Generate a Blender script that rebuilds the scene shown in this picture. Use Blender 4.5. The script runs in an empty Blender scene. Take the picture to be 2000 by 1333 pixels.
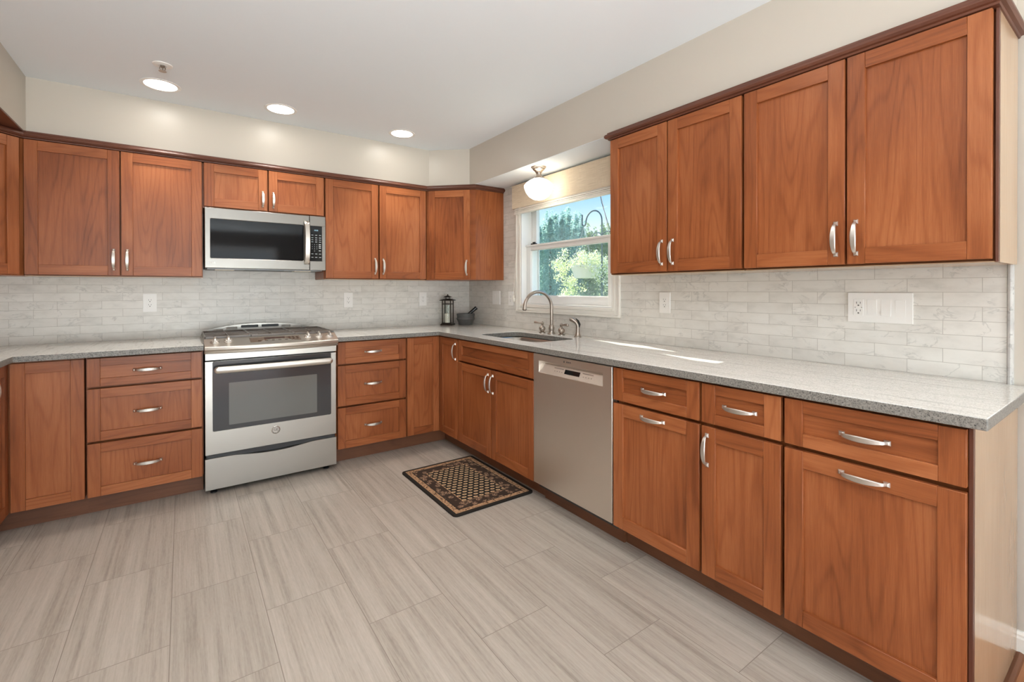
import bpy, bmesh, math, random
from mathutils import Matrix, Vector
from mathutils.geometry import tessellate_polygon
random.seed(7)
IN = 0.0254
SC = bpy.context.scene
COL = SC.collection
R = math.radians

# ------------------------------------------------------------------ camera
cam_d = bpy.data.cameras.new('camera'); cam = bpy.data.objects.new('camera', cam_d); COL.objects.link(cam)
cam_d.sensor_width = 36.0; cam_d.lens = 908.51 / 2000 * 36; cam_d.shift_y = -(666.5 - 570.86) / 2000
cam_d.clip_start = 0.02; cam_d.clip_end = 200
yaw, pitch, roll = R(35.302), R(-0.285), R(-0.108)
F0 = Vector((math.sin(yaw), math.cos(yaw), 0)); R0 = Vector((math.cos(yaw), -math.sin(yaw), 0)); U0 = Vector((0, 0, 1))
Fv = F0 * math.cos(pitch) + U0 * math.sin(pitch); U1 = U0 * math.cos(pitch) - F0 * math.sin(pitch)
Rv = R0 * math.cos(roll) + U1 * math.sin(roll); Uv = U1 * math.cos(roll) - R0 * math.sin(roll)
mw = Matrix.Identity(4)
for i in range(3):
    mw[i][0], mw[i][1], mw[i][2] = Rv[i], Uv[i], -Fv[i]
mw[2][3] = 48.22 * IN
cam.matrix_world = mw
SC.camera = cam
SC.view_settings.view_transform = 'Standard'; SC.view_settings.look = 'None'
SC.view_settings.gamma = 1.0; SC.view_settings.use_curve_mapping = False
SC.view_settings.exposure = 0.7
SC.cycles.use_denoising = True
SC.cycles.max_bounces = 10; SC.cycles.diffuse_bounces = 5; SC.cycles.glossy_bounces = 5; SC.cycles.transparent_max_bounces = 24
SC.cycles.sample_clamp_indirect = 6.0

# ------------------------------------------------------------------ sky, sun, added fill lamps
w = bpy.data.worlds.new('sky'); SC.world = w; w.use_nodes = True
nt = w.node_tree; bg = nt.nodes['Background']
tc = nt.nodes.new('ShaderNodeTexCoord'); sx = nt.nodes.new('ShaderNodeSeparateXYZ'); rp = nt.nodes.new('ShaderNodeValToRGB')
nt.links.new(tc.outputs['Generated'], sx.inputs[0]); nt.links.new(sx.outputs['Z'], rp.inputs[0]); nt.links.new(rp.outputs[0], bg.inputs[0])
rp.color_ramp.elements[0].position = 0.0; rp.color_ramp.elements[0].color = (0.80, 0.90, 1.0, 1)
rp.color_ramp.elements[1].position = 0.5; rp.color_ramp.elements[1].color = (0.16, 0.42, 0.92, 1)
rp.color_ramp.elements[0].position = 0.09
e = rp.color_ramp.elements.new(0.22); e.color = (0.19, 0.47, 0.86, 1)
bg.inputs[1].default_value = 1.05

def lamp(name, kind, loc, energy, color=(1, 1, 1), rot=None, **kw):
    d = bpy.data.lights.new(name, kind); d.energy = energy; d.color = color
    for k, v in kw.items(): setattr(d, k, v)
    o = bpy.data.objects.new(name, d); COL.objects.link(o); o.location = [c * IN for c in loc]
    if rot is not None: o.rotation_euler = rot
    return o
sd = Vector((-0.30, -1.0, -0.6))
sun = lamp('sun', 'SUN', (120, 260, 200), 13, (1.0, 0.95, 0.86), sd.to_track_quat('-Z', 'Y').to_euler(), angle=R(0.5))
fill_door = lamp('fill_patio_door', 'AREA', (14, -151, 46), 12, (0.93, 0.97, 1.0), Vector((0, 1, 0)).to_track_quat('-Z', 'Z').to_euler(), shape='RECTANGLE', size=2.6, size_y=2.0)  # added area fill at the unseen patio door
fill_side = lamp('fill_side_window', 'AREA', (-57, -70, 52), 34, (0.93, 0.97, 1.0), Vector((1, 0, 0)).to_track_quat('-Z', 'Z').to_euler(), shape='RECTANGLE', size=2.2, size_y=1.5)  # added area fill at the unseen side window

fill_patio = lamp('fill_up_from_patio', 'AREA', (14, -240, 1), 900, (0.93, 0.97, 1.0), Vector((0, 0.35, 1)).to_track_quat('-Z', 'Y').to_euler(), shape='RECTANGLE', size=4.4, size_y=4.6)  # added upward area fill outside the door, lifts the ceiling
fill_spot = lamp('fill_ceiling_spot', 'SPOT', (-24, -28, 50), 235, (0.96, 0.98, 1.0), R0.to_track_quat('-Z', 'Y').to_euler(), spot_size=R(150), spot_blend=1.0, shadow_soft_size=0.12)  # added spot aimed up, fills the ceiling like a bounced flash
fill_spot.rotation_euler = Vector((0.15, 0.25, 1)).to_track_quat('-Z', 'Y').to_euler()
# ------------------------------------------------------------------ materials
def new_mat(name):
    m = bpy.data.materials.new(name); m.use_nodes = True
    return m, m.node_tree, m.node_tree.nodes['Principled BSDF']
def setp(b, **kw):
    al = dict(col='Base Color', rough='Roughness', metal='Metallic', spec='Specular IOR Level', coat='Coat Weight', coatr='Coat Roughness',
              trans='Transmission Weight', ior='IOR', ecol='Emission Color', estr='Emission Strength', aniso='Anisotropic', sheen='Sheen Weight')
    for k, v in kw.items():
        if k in ('col', 'ecol'): v = tuple(v) + (1,) if len(v) == 3 else v
        b.inputs[al[k]].default_value = v
def simple(name, col, rough=0.5, **kw):
    m, t, b = new_mat(name); setp(b, col=col, rough=rough, **kw); return m
class NB:
    """small node builder"""
    def __init__(s, t): s.t = t
    def n(s, typ, **kw):
        nd = s.t.nodes.new('ShaderNode' + typ)
        for k, v in kw.items(): setattr(nd, k, v)
        return nd
    def val(s, sock, v):
        if hasattr(v, 'links') or hasattr(v, 'is_linked'): s.t.links.new(v, sock)
        else: sock.default_value = v
    def m(s, op, a, b=None, c=None, clamp=False):
        nd = s.n('Math', operation=op); nd.use_clamp = clamp
        s.val(nd.inputs[0], a)
        if b is not None: s.val(nd.inputs[1], b)
        if c is not None: s.val(nd.inputs[2], c)
        return nd.outputs[0]
    def mapping(s, vec, scale=(1, 1, 1), loc=(0, 0, 0)):
        nd = s.n('Mapping'); s.t.links.new(vec, nd.inputs[0]); nd.inputs['Scale'].default_value = scale; nd.inputs['Location'].default_value = loc
        return nd.outputs[0]
    def noise(s, vec, scale=1, detail=2, rough=0.5, dist=0):
        nd = s.n('TexNoise'); s.t.links.new(vec, nd.inputs['Vector']); nd.inputs['Scale'].default_value = scale
        nd.inputs['Detail'].default_value = detail; nd.inputs['Roughness'].default_value = rough; nd.inputs['Distortion'].default_value = dist
        return nd.outputs['Fac']
    def ramp(s, fac, stops):
        nd = s.n('ValToRGB'); s.t.links.new(fac, nd.inputs[0]); el = nd.color_ramp.elements
        el[0].position, el[0].color = stops[0][0], tuple(stops[0][1]) + (1,)
        el[1].position, el[1].color = stops[-1][0], tuple(stops[-1][1]) + (1,)
        for p, c in stops[1:-1]:
            q = el.new(p); q.color = tuple(c) + (1,)
        return nd.outputs[0]
    def mix(s, fac, a, b, blend='MIX'):
        nd = s.n('Mix', data_type='RGBA', blend_type=blend)
        s.val(nd.inputs['Factor'], fac)
        for sk, v in ((nd.inputs['A'], a), (nd.inputs['B'], b)):
            if isinstance(v, tuple): sk.default_value = v + (1,) if len(v) == 3 else v
            else: s.t.links.new(v, sk)
        return nd.outputs['Result']
    def smooth(s, x, lo, hi):
        nd = s.n('MapRange', interpolation_type='SMOOTHSTEP'); s.val(nd.inputs[0], x)
        nd.inputs[1].default_value = lo; nd.inputs[2].default_value = hi
        return nd.outputs[0]
def coord(N, which='UV'): return N.n('TexCoord').outputs[which]

def wood(name, dark, mid, light, rough=0.32, ring=1.0, spec=0.5):
    m, t, b = new_mat(name); N = NB(t); uv = coord(N, 'UV')
    n = N.noise(N.mapping(uv, (0.022, 0.20, 1)), 1, 1.2, 0.4)
    rings = N.m('SINE', N.m('MULTIPLY', n, 70.0))
    fine = N.noise(N.mapping(uv, (0.35, 16, 1)), 1, 3, 0.6)
    fib = N.noise(N.mapping(uv, (0.05, 2.2, 1)), 1, 2, 0.5)
    blot = N.noise(N.mapping(uv, (0.06, 0.11, 1), (3, 7, 0)), 1, 1, 0.5)
    rings = N.m('POWER', N.m('ADD', N.m('MULTIPLY', rings, 0.5), 0.5), 5.0)
    piece = N.noise(N.mapping(uv, (0.013, 0.011, 1), (31, 5, 0)), 1, 0)
    f = N.m('ADD', N.m('MULTIPLY', rings, -0.13 * ring), 0.53)
    f = N.m('ADD', f, N.m('MULTIPLY', N.m('SUBTRACT', piece, 0.5), 0.55))
    f = N.m('ADD', f, N.m('MULTIPLY', N.m('SUBTRACT', fine, 0.5), 0.5))
    f = N.m('ADD', f, N.m('MULTIPLY', N.m('SUBTRACT', fib, 0.5), 0.34))
    f = N.m('ADD', f, N.m('MULTIPLY', N.m('SUBTRACT', blot, 0.5), 0.6))
    c = N.ramp(f, [(0.12, dark), (0.5, mid), (0.88, light)])
    t.links.new(c, b.inputs['Base Color']); setp(b, rough=rough, spec=spec)
    return m
CHERRY = wood('cherry_wood', (0.150, 0.037, 0.0105), (0.295, 0.087, 0.027), (0.44, 0.156, 0.058), 0.34, 1.0, 0.32)
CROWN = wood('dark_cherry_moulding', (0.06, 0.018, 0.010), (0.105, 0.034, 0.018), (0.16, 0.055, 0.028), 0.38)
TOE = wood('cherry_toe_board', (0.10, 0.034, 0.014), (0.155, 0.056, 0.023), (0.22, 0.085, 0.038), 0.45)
MAPLE = wood('maple_laminate', (0.37, 0.232, 0.135), (0.46, 0.305, 0.187), (0.54, 0.38, 0.245), 0.16, 0.25)
OAK = wood('hardwood_floor', (0.16, 0.05, 0.02), (0.33, 0.13, 0.052), (0.46, 0.20, 0.09), 0.4)
WALL = simple('wall_paint_beige', (0.54, 0.487, 0.418), 0.33, spec=0.45)
CEIL = simple('ceiling_paint_white', (0.825, 0.865, 0.895), 0.9, spec=0.1)
TRIMW = simple('white_trim_paint', (0.80, 0.765, 0.70), 0.3)
VINYL = simple('white_vinyl', (0.80, 0.79, 0.77), 0.3)
PLASTIC = simple('white_plastic', (0.81, 0.785, 0.75), 0.3)
BLACK = simple('black_plastic', (0.012, 0.012, 0.013), 0.35)
BGLASS = simple('black_glass', (0.008, 0.008, 0.009), 0.05, spec=0.28)
OVENG = simple('oven_glass_dark', (0.045, 0.045, 0.048), 0.10, spec=0.7)
OVENW = simple('oven_window_frit', (0.15, 0.15, 0.14), 0.10, spec=0.7)
IRON = simple('cast_iron', (0.11, 0.088, 0.072), 0.36, spec=0.5)
BRONZE = simple('dark_bronze_metal', (0.045, 0.035, 0.028), 0.42, metal=0.5)
WAX = simple('white_candle_wax', (0.86, 0.80, 0.70), 0.5)
MARKG = simple('grey_print', (0.62, 0.66, 0.68), 0.5)
MARKD = simple('dark_print', (0.10, 0.09, 0.085), 0.5)
LED = simple('pale_blue_display', (0.02, 0.03, 0.04), 0.3, ecol=(0.45, 0.75, 0.9), estr=0.8)
CREAM = simple('cream_lamp_cover', (0.80, 0.70, 0.56), 0.35)
ROPE = simple('white_cord', (0.80, 0.76, 0.68), 0.7)
BARK = simple('tree_bark', (0.13, 0.13, 0.10), 0.9)
IRONB = simple('painted_iron_hook', (0.02, 0.06, 0.075), 0.5)
POTC = simple('cream_pot', (0.72, 0.70, 0.60), 0.7)
SOIL = simple('potting_soil', (0.04, 0.028, 0.02), 0.95)
FLOWER = simple('white_petals', (0.88, 0.88, 0.80), 0.7)
def metal(name, col, rough, axis=2, aniso=0.0):
    m, t, b = new_mat(name); N = NB(t); o = coord(N, 'Object')
    s = [900, 900, 900]; s[axis] = 12
    f = N.noise(N.mapping(o, tuple(s)), 1, 2, 0.6)
    nd = N.n('MapRange'); t.links.new(f, nd.inputs[0]); nd.inputs[3].default_value = rough - 0.06; nd.inputs[4].default_value = rough + 0.08
    t.links.new(nd.outputs[0], b.inputs['Roughness']); setp(b, col=col, metal=1.0, aniso=aniso)
    return m
STEEL = metal('brushed_stainless', (0.45, 0.425, 0.388), 0.32, 0)
STEELV = metal('brushed_stainless_upright', (0.78, 0.72, 0.65), 0.38, 1)
STEELM = metal('microwave_stainless_dimmed', (0.25, 0.232, 0.21), 0.30, 0)  # stainless copy darkened to hold down the bright reflections on the microwave
STEELB = metal('stainless_lightened', (0.74, 0.70, 0.64), 0.34, 0)  # stainless copy lightened where dark reflections would dull the metal
NICKEL = metal('satin_nickel', (0.66, 0.62, 0.57), 0.42, 2)
CHROME = simple('polished_nickel', (0.78, 0.75, 0.71), 0.12, metal=1.0)
PEWTER = simple('brushed_pewter', (0.42, 0.36, 0.31), 0.34, metal=1.0)

def marble():
    m, t, b = new_mat('marble_subway_tile'); N = NB(t); uv = coord(N, 'UV')
    br = N.n('TexBrick', offset=0.5, offset_frequency=2); t.links.new(uv, br.inputs['Vector'])
    br.inputs['Scale'].default_value = 1; br.inputs['Brick Width'].default_value = 8.16; br.inputs['Row Height'].default_value = 2.03
    br.inputs['Mortar Size'].default_value = 0.035; br.inputs['Mortar Smooth'].default_value = 0.2; br.inputs['Bias'].default_value = 0
    br.inputs['Color1'].default_value = (0, 0, 0, 1); br.inputs['Color2'].default_value = (1, 1, 1, 1); br.inputs['Mortar'].default_value = (0.5, 0.5, 0.5, 1)
    off = N.n('VectorMath', operation='MULTIPLY_ADD'); t.links.new(br.outputs['Color'], off.inputs[0]); off.inputs[1].default_value = (60, 37, 11); t.links.new(uv, off.inputs[2])
    v = off.outputs[0]
    n1 = N.noise(N.mapping(v, (0.16, 0.30, 1)), 1, 5, 0.62, 0.9)
    vein = N.m('SUBTRACT', 1.0, N.smooth(N.m('ABSOLUTE', N.m('SUBTRACT', n1, 0.5)), 0.0, 0.028))
    n2 = N.noise(N.mapping(v, (0.25, 0.25, 1)), 1, 2, 0.5)
    vein = N.m('MULTIPLY', vein, N.smooth(n2, 0.47, 0.62))
    cl = N.noise(N.mapping(v, (0.22, 0.5, 1)), 1, 4, 0.6)
    base = N.ramp(cl, [(0.2, (0.56, 0.535, 0.49)), (0.5, (0.67, 0.64, 0.59)), (0.8, (0.72, 0.695, 0.65))])
    tone = N.m('ADD', 0.93, N.m('MULTIPLY', N.noise(N.mapping(v, (0.01, 0.01, 1)), 1, 0), 0.14))
    base = N.mix(1.0, base, tone, 'MULTIPLY')
    c = N.mix(N.m('MULTIPLY', vein, 0.36), base, (0.30, 0.29, 0.27))
    c = N.mix(N.m('MULTIPLY', br.outputs['Fac'], 0.9), c, (0.40, 0.365, 0.32))
    t.links.new(c, b.inputs['Base Color']); setp(b, rough=0.3, spec=0.35)
    bp = N.n('Bump'); bp.inputs['Strength'].default_value = 0.35; bp.inputs['Distance'].default_value = 0.001
    t.links.new(N.m('SUBTRACT', 1.0, br.outputs['Fac']), bp.inputs['Height']); t.links.new(bp.outputs[0], b.inputs['Normal'])
    return m
MARBLE = marble()
def floor_mat():
    m, t, b = new_mat('striated_porcelain_tile'); N = NB(t); uv = coord(N, 'UV')
    br = N.n('TexBrick', offset=0.5, offset_frequency=2); t.links.new(uv, br.inputs['Vector'])
    br.inputs['Scale'].default_value = 1; br.inputs['Brick Width'].default_value = 23.6; br.inputs['Row Height'].default_value = 11.69
    br.inputs['Mortar Size'].default_value = 0.055; br.inputs['Mortar Smooth'].default_value = 0.2; br.inputs['Bias'].default_value = 0
    br.inputs['Color1'].default_value = (0, 0, 0, 1); br.inputs['Color2'].default_value = (1, 1, 1, 1); br.inputs['Mortar'].default_value = (0.5, 0.5, 0.5, 1)
    off = N.n('VectorMath', operation='MULTIPLY_ADD'); t.links.new(br.outputs['Color'], off.inputs[0]); off.inputs[1].default_value = (90, 53, 11); t.links.new(uv, off.inputs[2])
    v = off.outputs[0]
    a = N.noise(N.mapping(v, (0.018, 0.75, 1)), 1, 3, 0.55, 0.25)
    bq = N.noise(N.mapping(v, (0.10, 3.2, 1)), 1, 4, 0.65, 0.3)
    d = N.noise(N.mapping(v, (0.9, 5.0, 1)), 1, 3, 0.6)
    f = N.m('ADD', N.m('MULTIPLY', a, 0.55), N.m('ADD', N.m('MULTIPLY', bq, 0.42), N.m('MULTIPLY', d, 0.20)))
    c = N.ramp(f, [(0.40, (0.265, 0.225, 0.186)), (0.56, (0.385, 0.335, 0.284)), (0.78, (0.49, 0.435, 0.375))])
    tone = N.m('ADD', 0.92, N.m('MULTIPLY', N.noise(N.mapping(v, (0.01, 0.01, 1)), 1, 0), 0.16))
    c = N.mix(1.0, c, tone, 'MULTIPLY')
    c = N.mix(N.m('MULTIPLY', br.outputs['Fac'], 0.8), c, (0.19, 0.155, 0.125))
    t.links.new(c, b.inputs['Base Color']); setp(b, rough=0.42, spec=0.4)
    bp = N.n('Bump'); bp.inputs['Strength'].default_value = 0.3; bp.inputs['Distance'].default_value = 0.001
    t.links.new(N.m('SUBTRACT', 1.0, br.outputs['Fac']), bp.inputs['Height']); t.links.new(bp.outputs[0], b.inputs['Normal'])
    return m
FLOORT = floor_mat()
def granite(name, lightc, mids, darks, scale, streak=True, rough=0.13):
    m, t, b = new_mat(name); N = NB(t); o = N.mapping(coord(N, 'Object'), (39.37, 39.37, 39.37))
    s1 = N.noise(o, 7.0 * scale, 2, 0.7); s2 = N.noise(N.mapping(o, (1, 1, 1), (9, 4, 2)), 3.2 * scale, 3, 0.65)
    c = N.ramp(s2, [(0.32, mids), (0.55, lightc), (0.8, tuple(min(1, x * 1.12) for x in lightc))])
    c = N.mix(N.smooth(s1, 0.56, 0.66), c, darks)
    if streak:
        st = N.noise(N.mapping(o, (1.5, 0.10, 1.2)), 1, 5, 0.65, 0.5)
        c = N.mix(N.m('MULTIPLY', N.smooth(st, 0.50, 0.70), 0.75), c, tuple(x * 0.75 for x in mids))
    t.links.new(c, b.inputs['Base Color']); setp(b, rough=rough, spec=0.55)
    return m
GRANITE = granite('polished_granite_lightened', (0.88, 0.86, 0.81), (0.76, 0.74, 0.69), (0.46, 0.44, 0.41), 1.0, True, 0.07)  # lightened copy for the top, grazing sheen put into the colour
GRANEDGE = granite('granite_edge_darkened', (0.26, 0.243, 0.217), (0.13, 0.12, 0.108), (0.012, 0.011, 0.010), 1.15, False, 0.45)  # same granite darkened for the edges, missing sheen put into the colour
STONE = granite('dark_grey_granite', (0.085, 0.083, 0.08), (0.05, 0.05, 0.05), (0.22, 0.22, 0.21), 2.2, False, 0.3)
def linen():
    m, t, b = new_mat('woven_linen'); N = NB(t); o = N.mapping(coord(N, 'Object'), (39.37, 39.37, 39.37))
    a = N.noise(N.mapping(o, (0.4, 0.25, 9)), 1, 2); c2 = N.noise(N.mapping(o, (3, 9, 0.4)), 1, 2)
    f = N.m('ADD', N.m('MULTIPLY', a, 0.7), N.m('MULTIPLY', c2, 0.3))
    c = N.ramp(f, [(0.3, (0.58, 0.47, 0.34)), (0.7, (0.78, 0.67, 0.52))])
    t.links.new(c, b.inputs['Base Color']); setp(b, rough=0.85, spec=0.15); return m
LINEN = linen()
def glow(name, col, strength):
    m, t, b = new_mat(name); setp(b, col=(0.9, 0.9, 0.9), rough=0.3, ecol=col, estr=strength); return m
LENS = glow('lit_downlight_lens', (1.0, 0.97, 0.90), 14.0)
OPAL = glow('lit_opal_glass', (1.0, 0.91, 0.76), 3.6)
def glass(name, tint, gloss=0.08, haze=0.0, hcol=(0.7, 0.7, 0.7)):
    m = bpy.data.materials.new(name); m.use_nodes = True; t = m.node_tree; t.nodes.clear(); N = NB(t)
    out = N.n('OutputMaterial'); tr = N.n('BsdfTransparent'); tr.inputs[0].default_value = tint + (1,)
    gl = N.n('BsdfGlossy'); gl.inputs['Roughness'].default_value = 0.02; mx = N.n('MixShader'); fr = N.n('Fresnel'); fr.inputs[0].default_value = 1.45
    t.links.new(N.m('MULTIPLY', N.m('MULTIPLY', fr.outputs[0], 0.5), N.m('SUBTRACT', 1.0, N.n('NewGeometry').outputs['Backfacing'])), mx.inputs[0]); t.links.new(tr.outputs[0], mx.inputs[1]); t.links.new(gl.outputs[0], mx.inputs[2])
    last = mx.outputs[0]
    if haze:
        df = N.n('BsdfDiffuse'); df.inputs[0].default_value = hcol + (1,); m2 = N.n('MixShader'); m2.inputs[0].default_value = haze
        t.links.new(tr.outputs[0], m2.inputs[1]); t.links.new(df.outputs[0], m2.inputs[2]); last = m2.outputs[0]
    t.links.new(last, out.inputs[0]); return m
GLASS = glass('clear_glass', (0.97, 0.99, 0.98))
SCREEN = glass('insect_screen_mesh', (1, 1, 1), 0, 0.12, (0.55, 0.66, 0.68))
def leaf(name, c1, c2):
    m, t, b = new_mat(name); N = NB(t); o = coord(N, 'Object')
    c = N.ramp(N.noise(o, 9, 2), [(0.3, c1), (0.7, c2)]); t.links.new(c, b.inputs['Base Color']); setp(b, rough=0.7, spec=0.2)
    tl = N.n('BsdfTranslucent'); t.links.new(c, tl.inputs[0]); mx = N.n('MixShader'); mx.inputs[0].default_value = 0.4
    t.links.new(b.outputs[0], mx.inputs[1]); t.links.new(tl.outputs[0], mx.inputs[2]); t.links.new(mx.outputs[0], t.nodes['Material Output'].inputs[0]); return m
LEAFD = leaf('conifer_green', (0.28, 0.46, 0.41), (0.48, 0.68, 0.60))
LEAFB = leaf('olive_green_leaf', (0.20, 0.30, 0.14), (0.42, 0.52, 0.28))
LEAFY = leaf('pale_green_leaf', (0.50, 0.58, 0.24), (0.80, 0.85, 0.52))
GRASS = leaf('lawn_grass', (0.16, 0.26, 0.10), (0.28, 0.40, 0.16))
def rug_mat(W, H):
    m, t, b = new_mat('persian_pattern_mat'); N = NB(t); uv = coord(N, 'UV'); s = N.n('SeparateXYZ'); t.links.new(uv, s.inputs[0]); u, v = s.outputs[0], s.outputs[1]
    du = N.m('MINIMUM', u, N.m('SUBTRACT', W, u)); dv = N.m('MINIMUM', v, N.m('SUBTRACT', H, v)); d = N.m('MINIMUM', du, dv)
    blk, brn, tan, gold = (0.022, 0.018, 0.015), (0.045, 0.028, 0.020), (0.42, 0.25, 0.14), (0.62, 0.42, 0.24)
    # centre motifs: staggered leaf shapes
    P = 1.55; Q = 1.25
    row = N.m('FLOOR', N.m('DIVIDE', v, Q)); sh = N.m('MULTIPLY', N.m('MODULO', row, 2.0), P / 2)
    fx = N.m('SUBTRACT', N.m('FRACT', N.m('DIVIDE', N.m('ADD', u, sh), P)), 0.5); fy = N.m('SUBTRACT', N.m('FRACT', N.m('DIVIDE', v, Q)), 0.5)
    gx = N.m('ADD', fx, N.m('MULTIPLY', fy, 0.3)); wdt = N.m('ADD', 2.2, N.m('MULTIPLY', gx, 2.0))
    r = N.m('SQRT', N.m('ADD', N.m('POWER', N.m('MULTIPLY', gx, 1.25), 2.0), N.m('MULTIPLY', N.m('POWER', fy, 2.0), wdt)))
    mot = N.m('SUBTRACT', 1.0, N.smooth(r, 0.38, 0.46)); hole = N.m('SUBTRACT', 1.0, N.smooth(r, 0.12, 0.20))
    cen = N.mix(N.m('SUBTRACT', mot, N.m('MULTIPLY', hole, 0.8)), blk, gold)
    # floral border
    vo = N.n('TexVoronoi'); t.links.new(uv, vo.inputs['Vector']); vo.inputs['Scale'].default_value = 0.72
    ds = vo.outputs['Distance']; pet = N.noise(uv, 2.6, 2, 0.6)
    fl = N.m('MULTIPLY', N.m('SUBTRACT', 1.0, N.smooth(ds, 0.35, 0.55)), N.smooth(pet, 0.40, 0.56))
    bor = N.mix(fl, brn, (0.34, 0.21, 0.135))
    tn = N.m('MULTIPLY', N.smooth(N.noise(uv, 1.6, 2, 0.6), 0.50, 0.60), 0.9); tb = N.mix(tn, tan, (0.07, 0.035, 0.02))
    def lt(a): return N.m('LESS_THAN', d, a)
    c = N.mix(lt(5.0), cen, tan); c = N.mix(lt(4.85), c, bor); c = N.mix(lt(2.3), c, blk); c = N.mix(lt(2.05), c, tb); c = N.mix(lt(1.0), c, tan); c = N.mix(lt(0.85), c, blk)
    t.links.new(c, b.inputs['Base Color']); setp(b, rough=0.85, spec=0.15); return m

# ------------------------------------------------------------------ mesh builder (all numbers in inches, world axes unless a frame matrix is given)
class MB:
    def __init__(s, M=None):
        s.bm = bmesh.new(); s.uv = s.bm.loops.layers.uv.new('UV'); s.M = M or Matrix.Identity(4)
    def face(s, pts, grain='z', off=None, uvf=None):
        off = off or (0, 0)
        vs = [s.bm.verts.new(s.M @ Vector(p)) for p in pts]
        try: f = s.bm.faces.new(vs)
        except ValueError: return None
        s._uv(f, pts, grain, off, uvf); return f
    def _uv(s, f, pts, grain, off, uvf):
        if uvf:
            for l, p in zip(f.loops, pts): l[s.uv].uv = uvf(p)
            return
        a, b_, c = Vector(pts[0]), Vector(pts[1]), Vector(pts[2])
        n = (b_ - a).cross(c - b_); ax = max(range(3), key=lambda i: abs(n[i])); g = 'xyz'.index(grain)
        rest = [i for i in range(3) if i != g and i != ax]
        if g == ax: rest = [i for i in range(3) if i != ax]
        for l, p in zip(f.loops, pts):
            if g == ax: l[s.uv].uv = (p[rest[0]] * 0.3 + off[0], p[rest[1]] + off[1])
            else: l[s.uv].uv = (p[g] + off[0], p[rest[0]] + off[1] + (p[ax] if len(rest) else 0))
    def mesh(s, verts, faces, grain='z', off=None, uvf=None):
        off = off or (random.uniform(0, 400), random.uniform(0, 400))
        vs = [s.bm.verts.new(s.M @ Vector(p)) for p in verts]
        for fi in faces:
            try: f = s.bm.faces.new([vs[i] for i in fi])
            except ValueError: continue
            s._uv(f, [verts[i] for i in fi], grain, off, uvf)
    def box(s, x0, x1, y0, y1, z0, z1, grain='z', uvf=None):
        x0, x1 = sorted((x0, x1)); y0, y1 = sorted((y0, y1)); z0, z1 = sorted((z0, z1))
        v = [(x, y, z) for z in (z0, z1) for y in (y0, y1) for x in (x0, x1)]
        s.mesh(v, [(0, 2, 3, 1), (4, 5, 7, 6), (0, 1, 5, 4), (2, 6, 7, 3), (0, 4, 6, 2), (1, 3, 7, 5)], grain, None, uvf); return s
    def plate(s, outer, holes, to3, t0, t1, grain='z', uvf=None):
        """outline with holes, extruded between t0 and t1; to3(a,b,t)->xyz"""
        loops = [outer] + list(holes); off = (random.uniform(0, 400), random.uniform(0, 400))
        tri = tessellate_polygon([[Vector((a, b, 0)) for a, b in L] for L in loops]); flat = [p for L in loops for p in L]
        base = len(flat); V = [to3(a, b, t0) for a, b in flat] + [to3(a, b, t1) for a, b in flat]; Fs = []
        for a, b, c in tri: Fs += [(a, b, c), (a + base, c + base, b + base)]
        k = 0
        for L in loops:
            n = len(L)
            for i in range(n): j = (i + 1) % n; Fs.append((k + i, k + j, k + j + base, k + i + base))
            k += n
        s.mesh(V, Fs, grain, off, uvf); return s
    def lathe(s, prof, c=(0, 0, 0), seg=32, axis=None, cap=True):
        """prof [(r,h)], revolved about the local axis through c (default z)"""
        ax = Vector(axis or (0, 0, 1)).normalized(); q = Vector((0, 0, 1)).rotation_difference(ax); c = Vector(c); V = []; Fs = []
        for r, h in prof:
            for i in range(seg):
                a = 2 * math.pi * i / seg; V.append(tuple(c + q @ Vector((r * math.cos(a), r * math.sin(a), h))))
        for k in range(len(prof) - 1):
            for i in range(seg): j = (i + 1) % seg; Fs.append((k * seg + i, k * seg + j, (k + 1) * seg + j, (k + 1) * seg + i))
        if cap:
            if prof[0][0] > 1e-6: Fs.append(tuple(reversed(range(seg))))
            if prof[-1][0] > 1e-6: Fs.append(tuple((len(prof) - 1) * seg + i for i in range(seg)))
        s.mesh(V, Fs); return s
    def loft(s, rings, cap=True, closed=False):
        n = len(rings[0]); V = [p for r in rings for p in r]; Fs = []; K = len(rings)
        for k in range(K if closed else K - 1):
            k2 = (k + 1) % K
            for i in range(n): j = (i + 1) % n; Fs.append((k * n + i, k * n + j, k2 * n + j, k2 * n + i))
        if cap and not closed: Fs += [tuple(reversed(range(n))), tuple((K - 1) * n + i for i in range(n))]
        s.mesh([tuple(v) for v in V], Fs); return s
    def tube(s, pts, r, seg=12, closed=False):
        pts = [Vector(p) for p in pts]; rad = r if isinstance(r, (list, tuple)) else [r] * len(pts); rings = []; up = None
        for i, p in enumerate(pts):
            if closed: d = pts[(i + 1) % len(pts)] - pts[i - 1]
            else: d = pts[min(i + 1, len(pts) - 1)] - pts[max(i - 1, 0)]
            d.normalize()
            if up is None: up = Vector((0, 0, 1)) if abs(d.z) < 0.9 else Vector((1, 0, 0))
            a = d.cross(up).normalized(); up = a.cross(d).normalized()
            rings.append([p + (a * math.cos(2 * math.pi * k / seg) + up * math.sin(2 * math.pi * k / seg)) * rad[i] for k in range(seg)])
        return s.loft(rings, True, closed)
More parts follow.
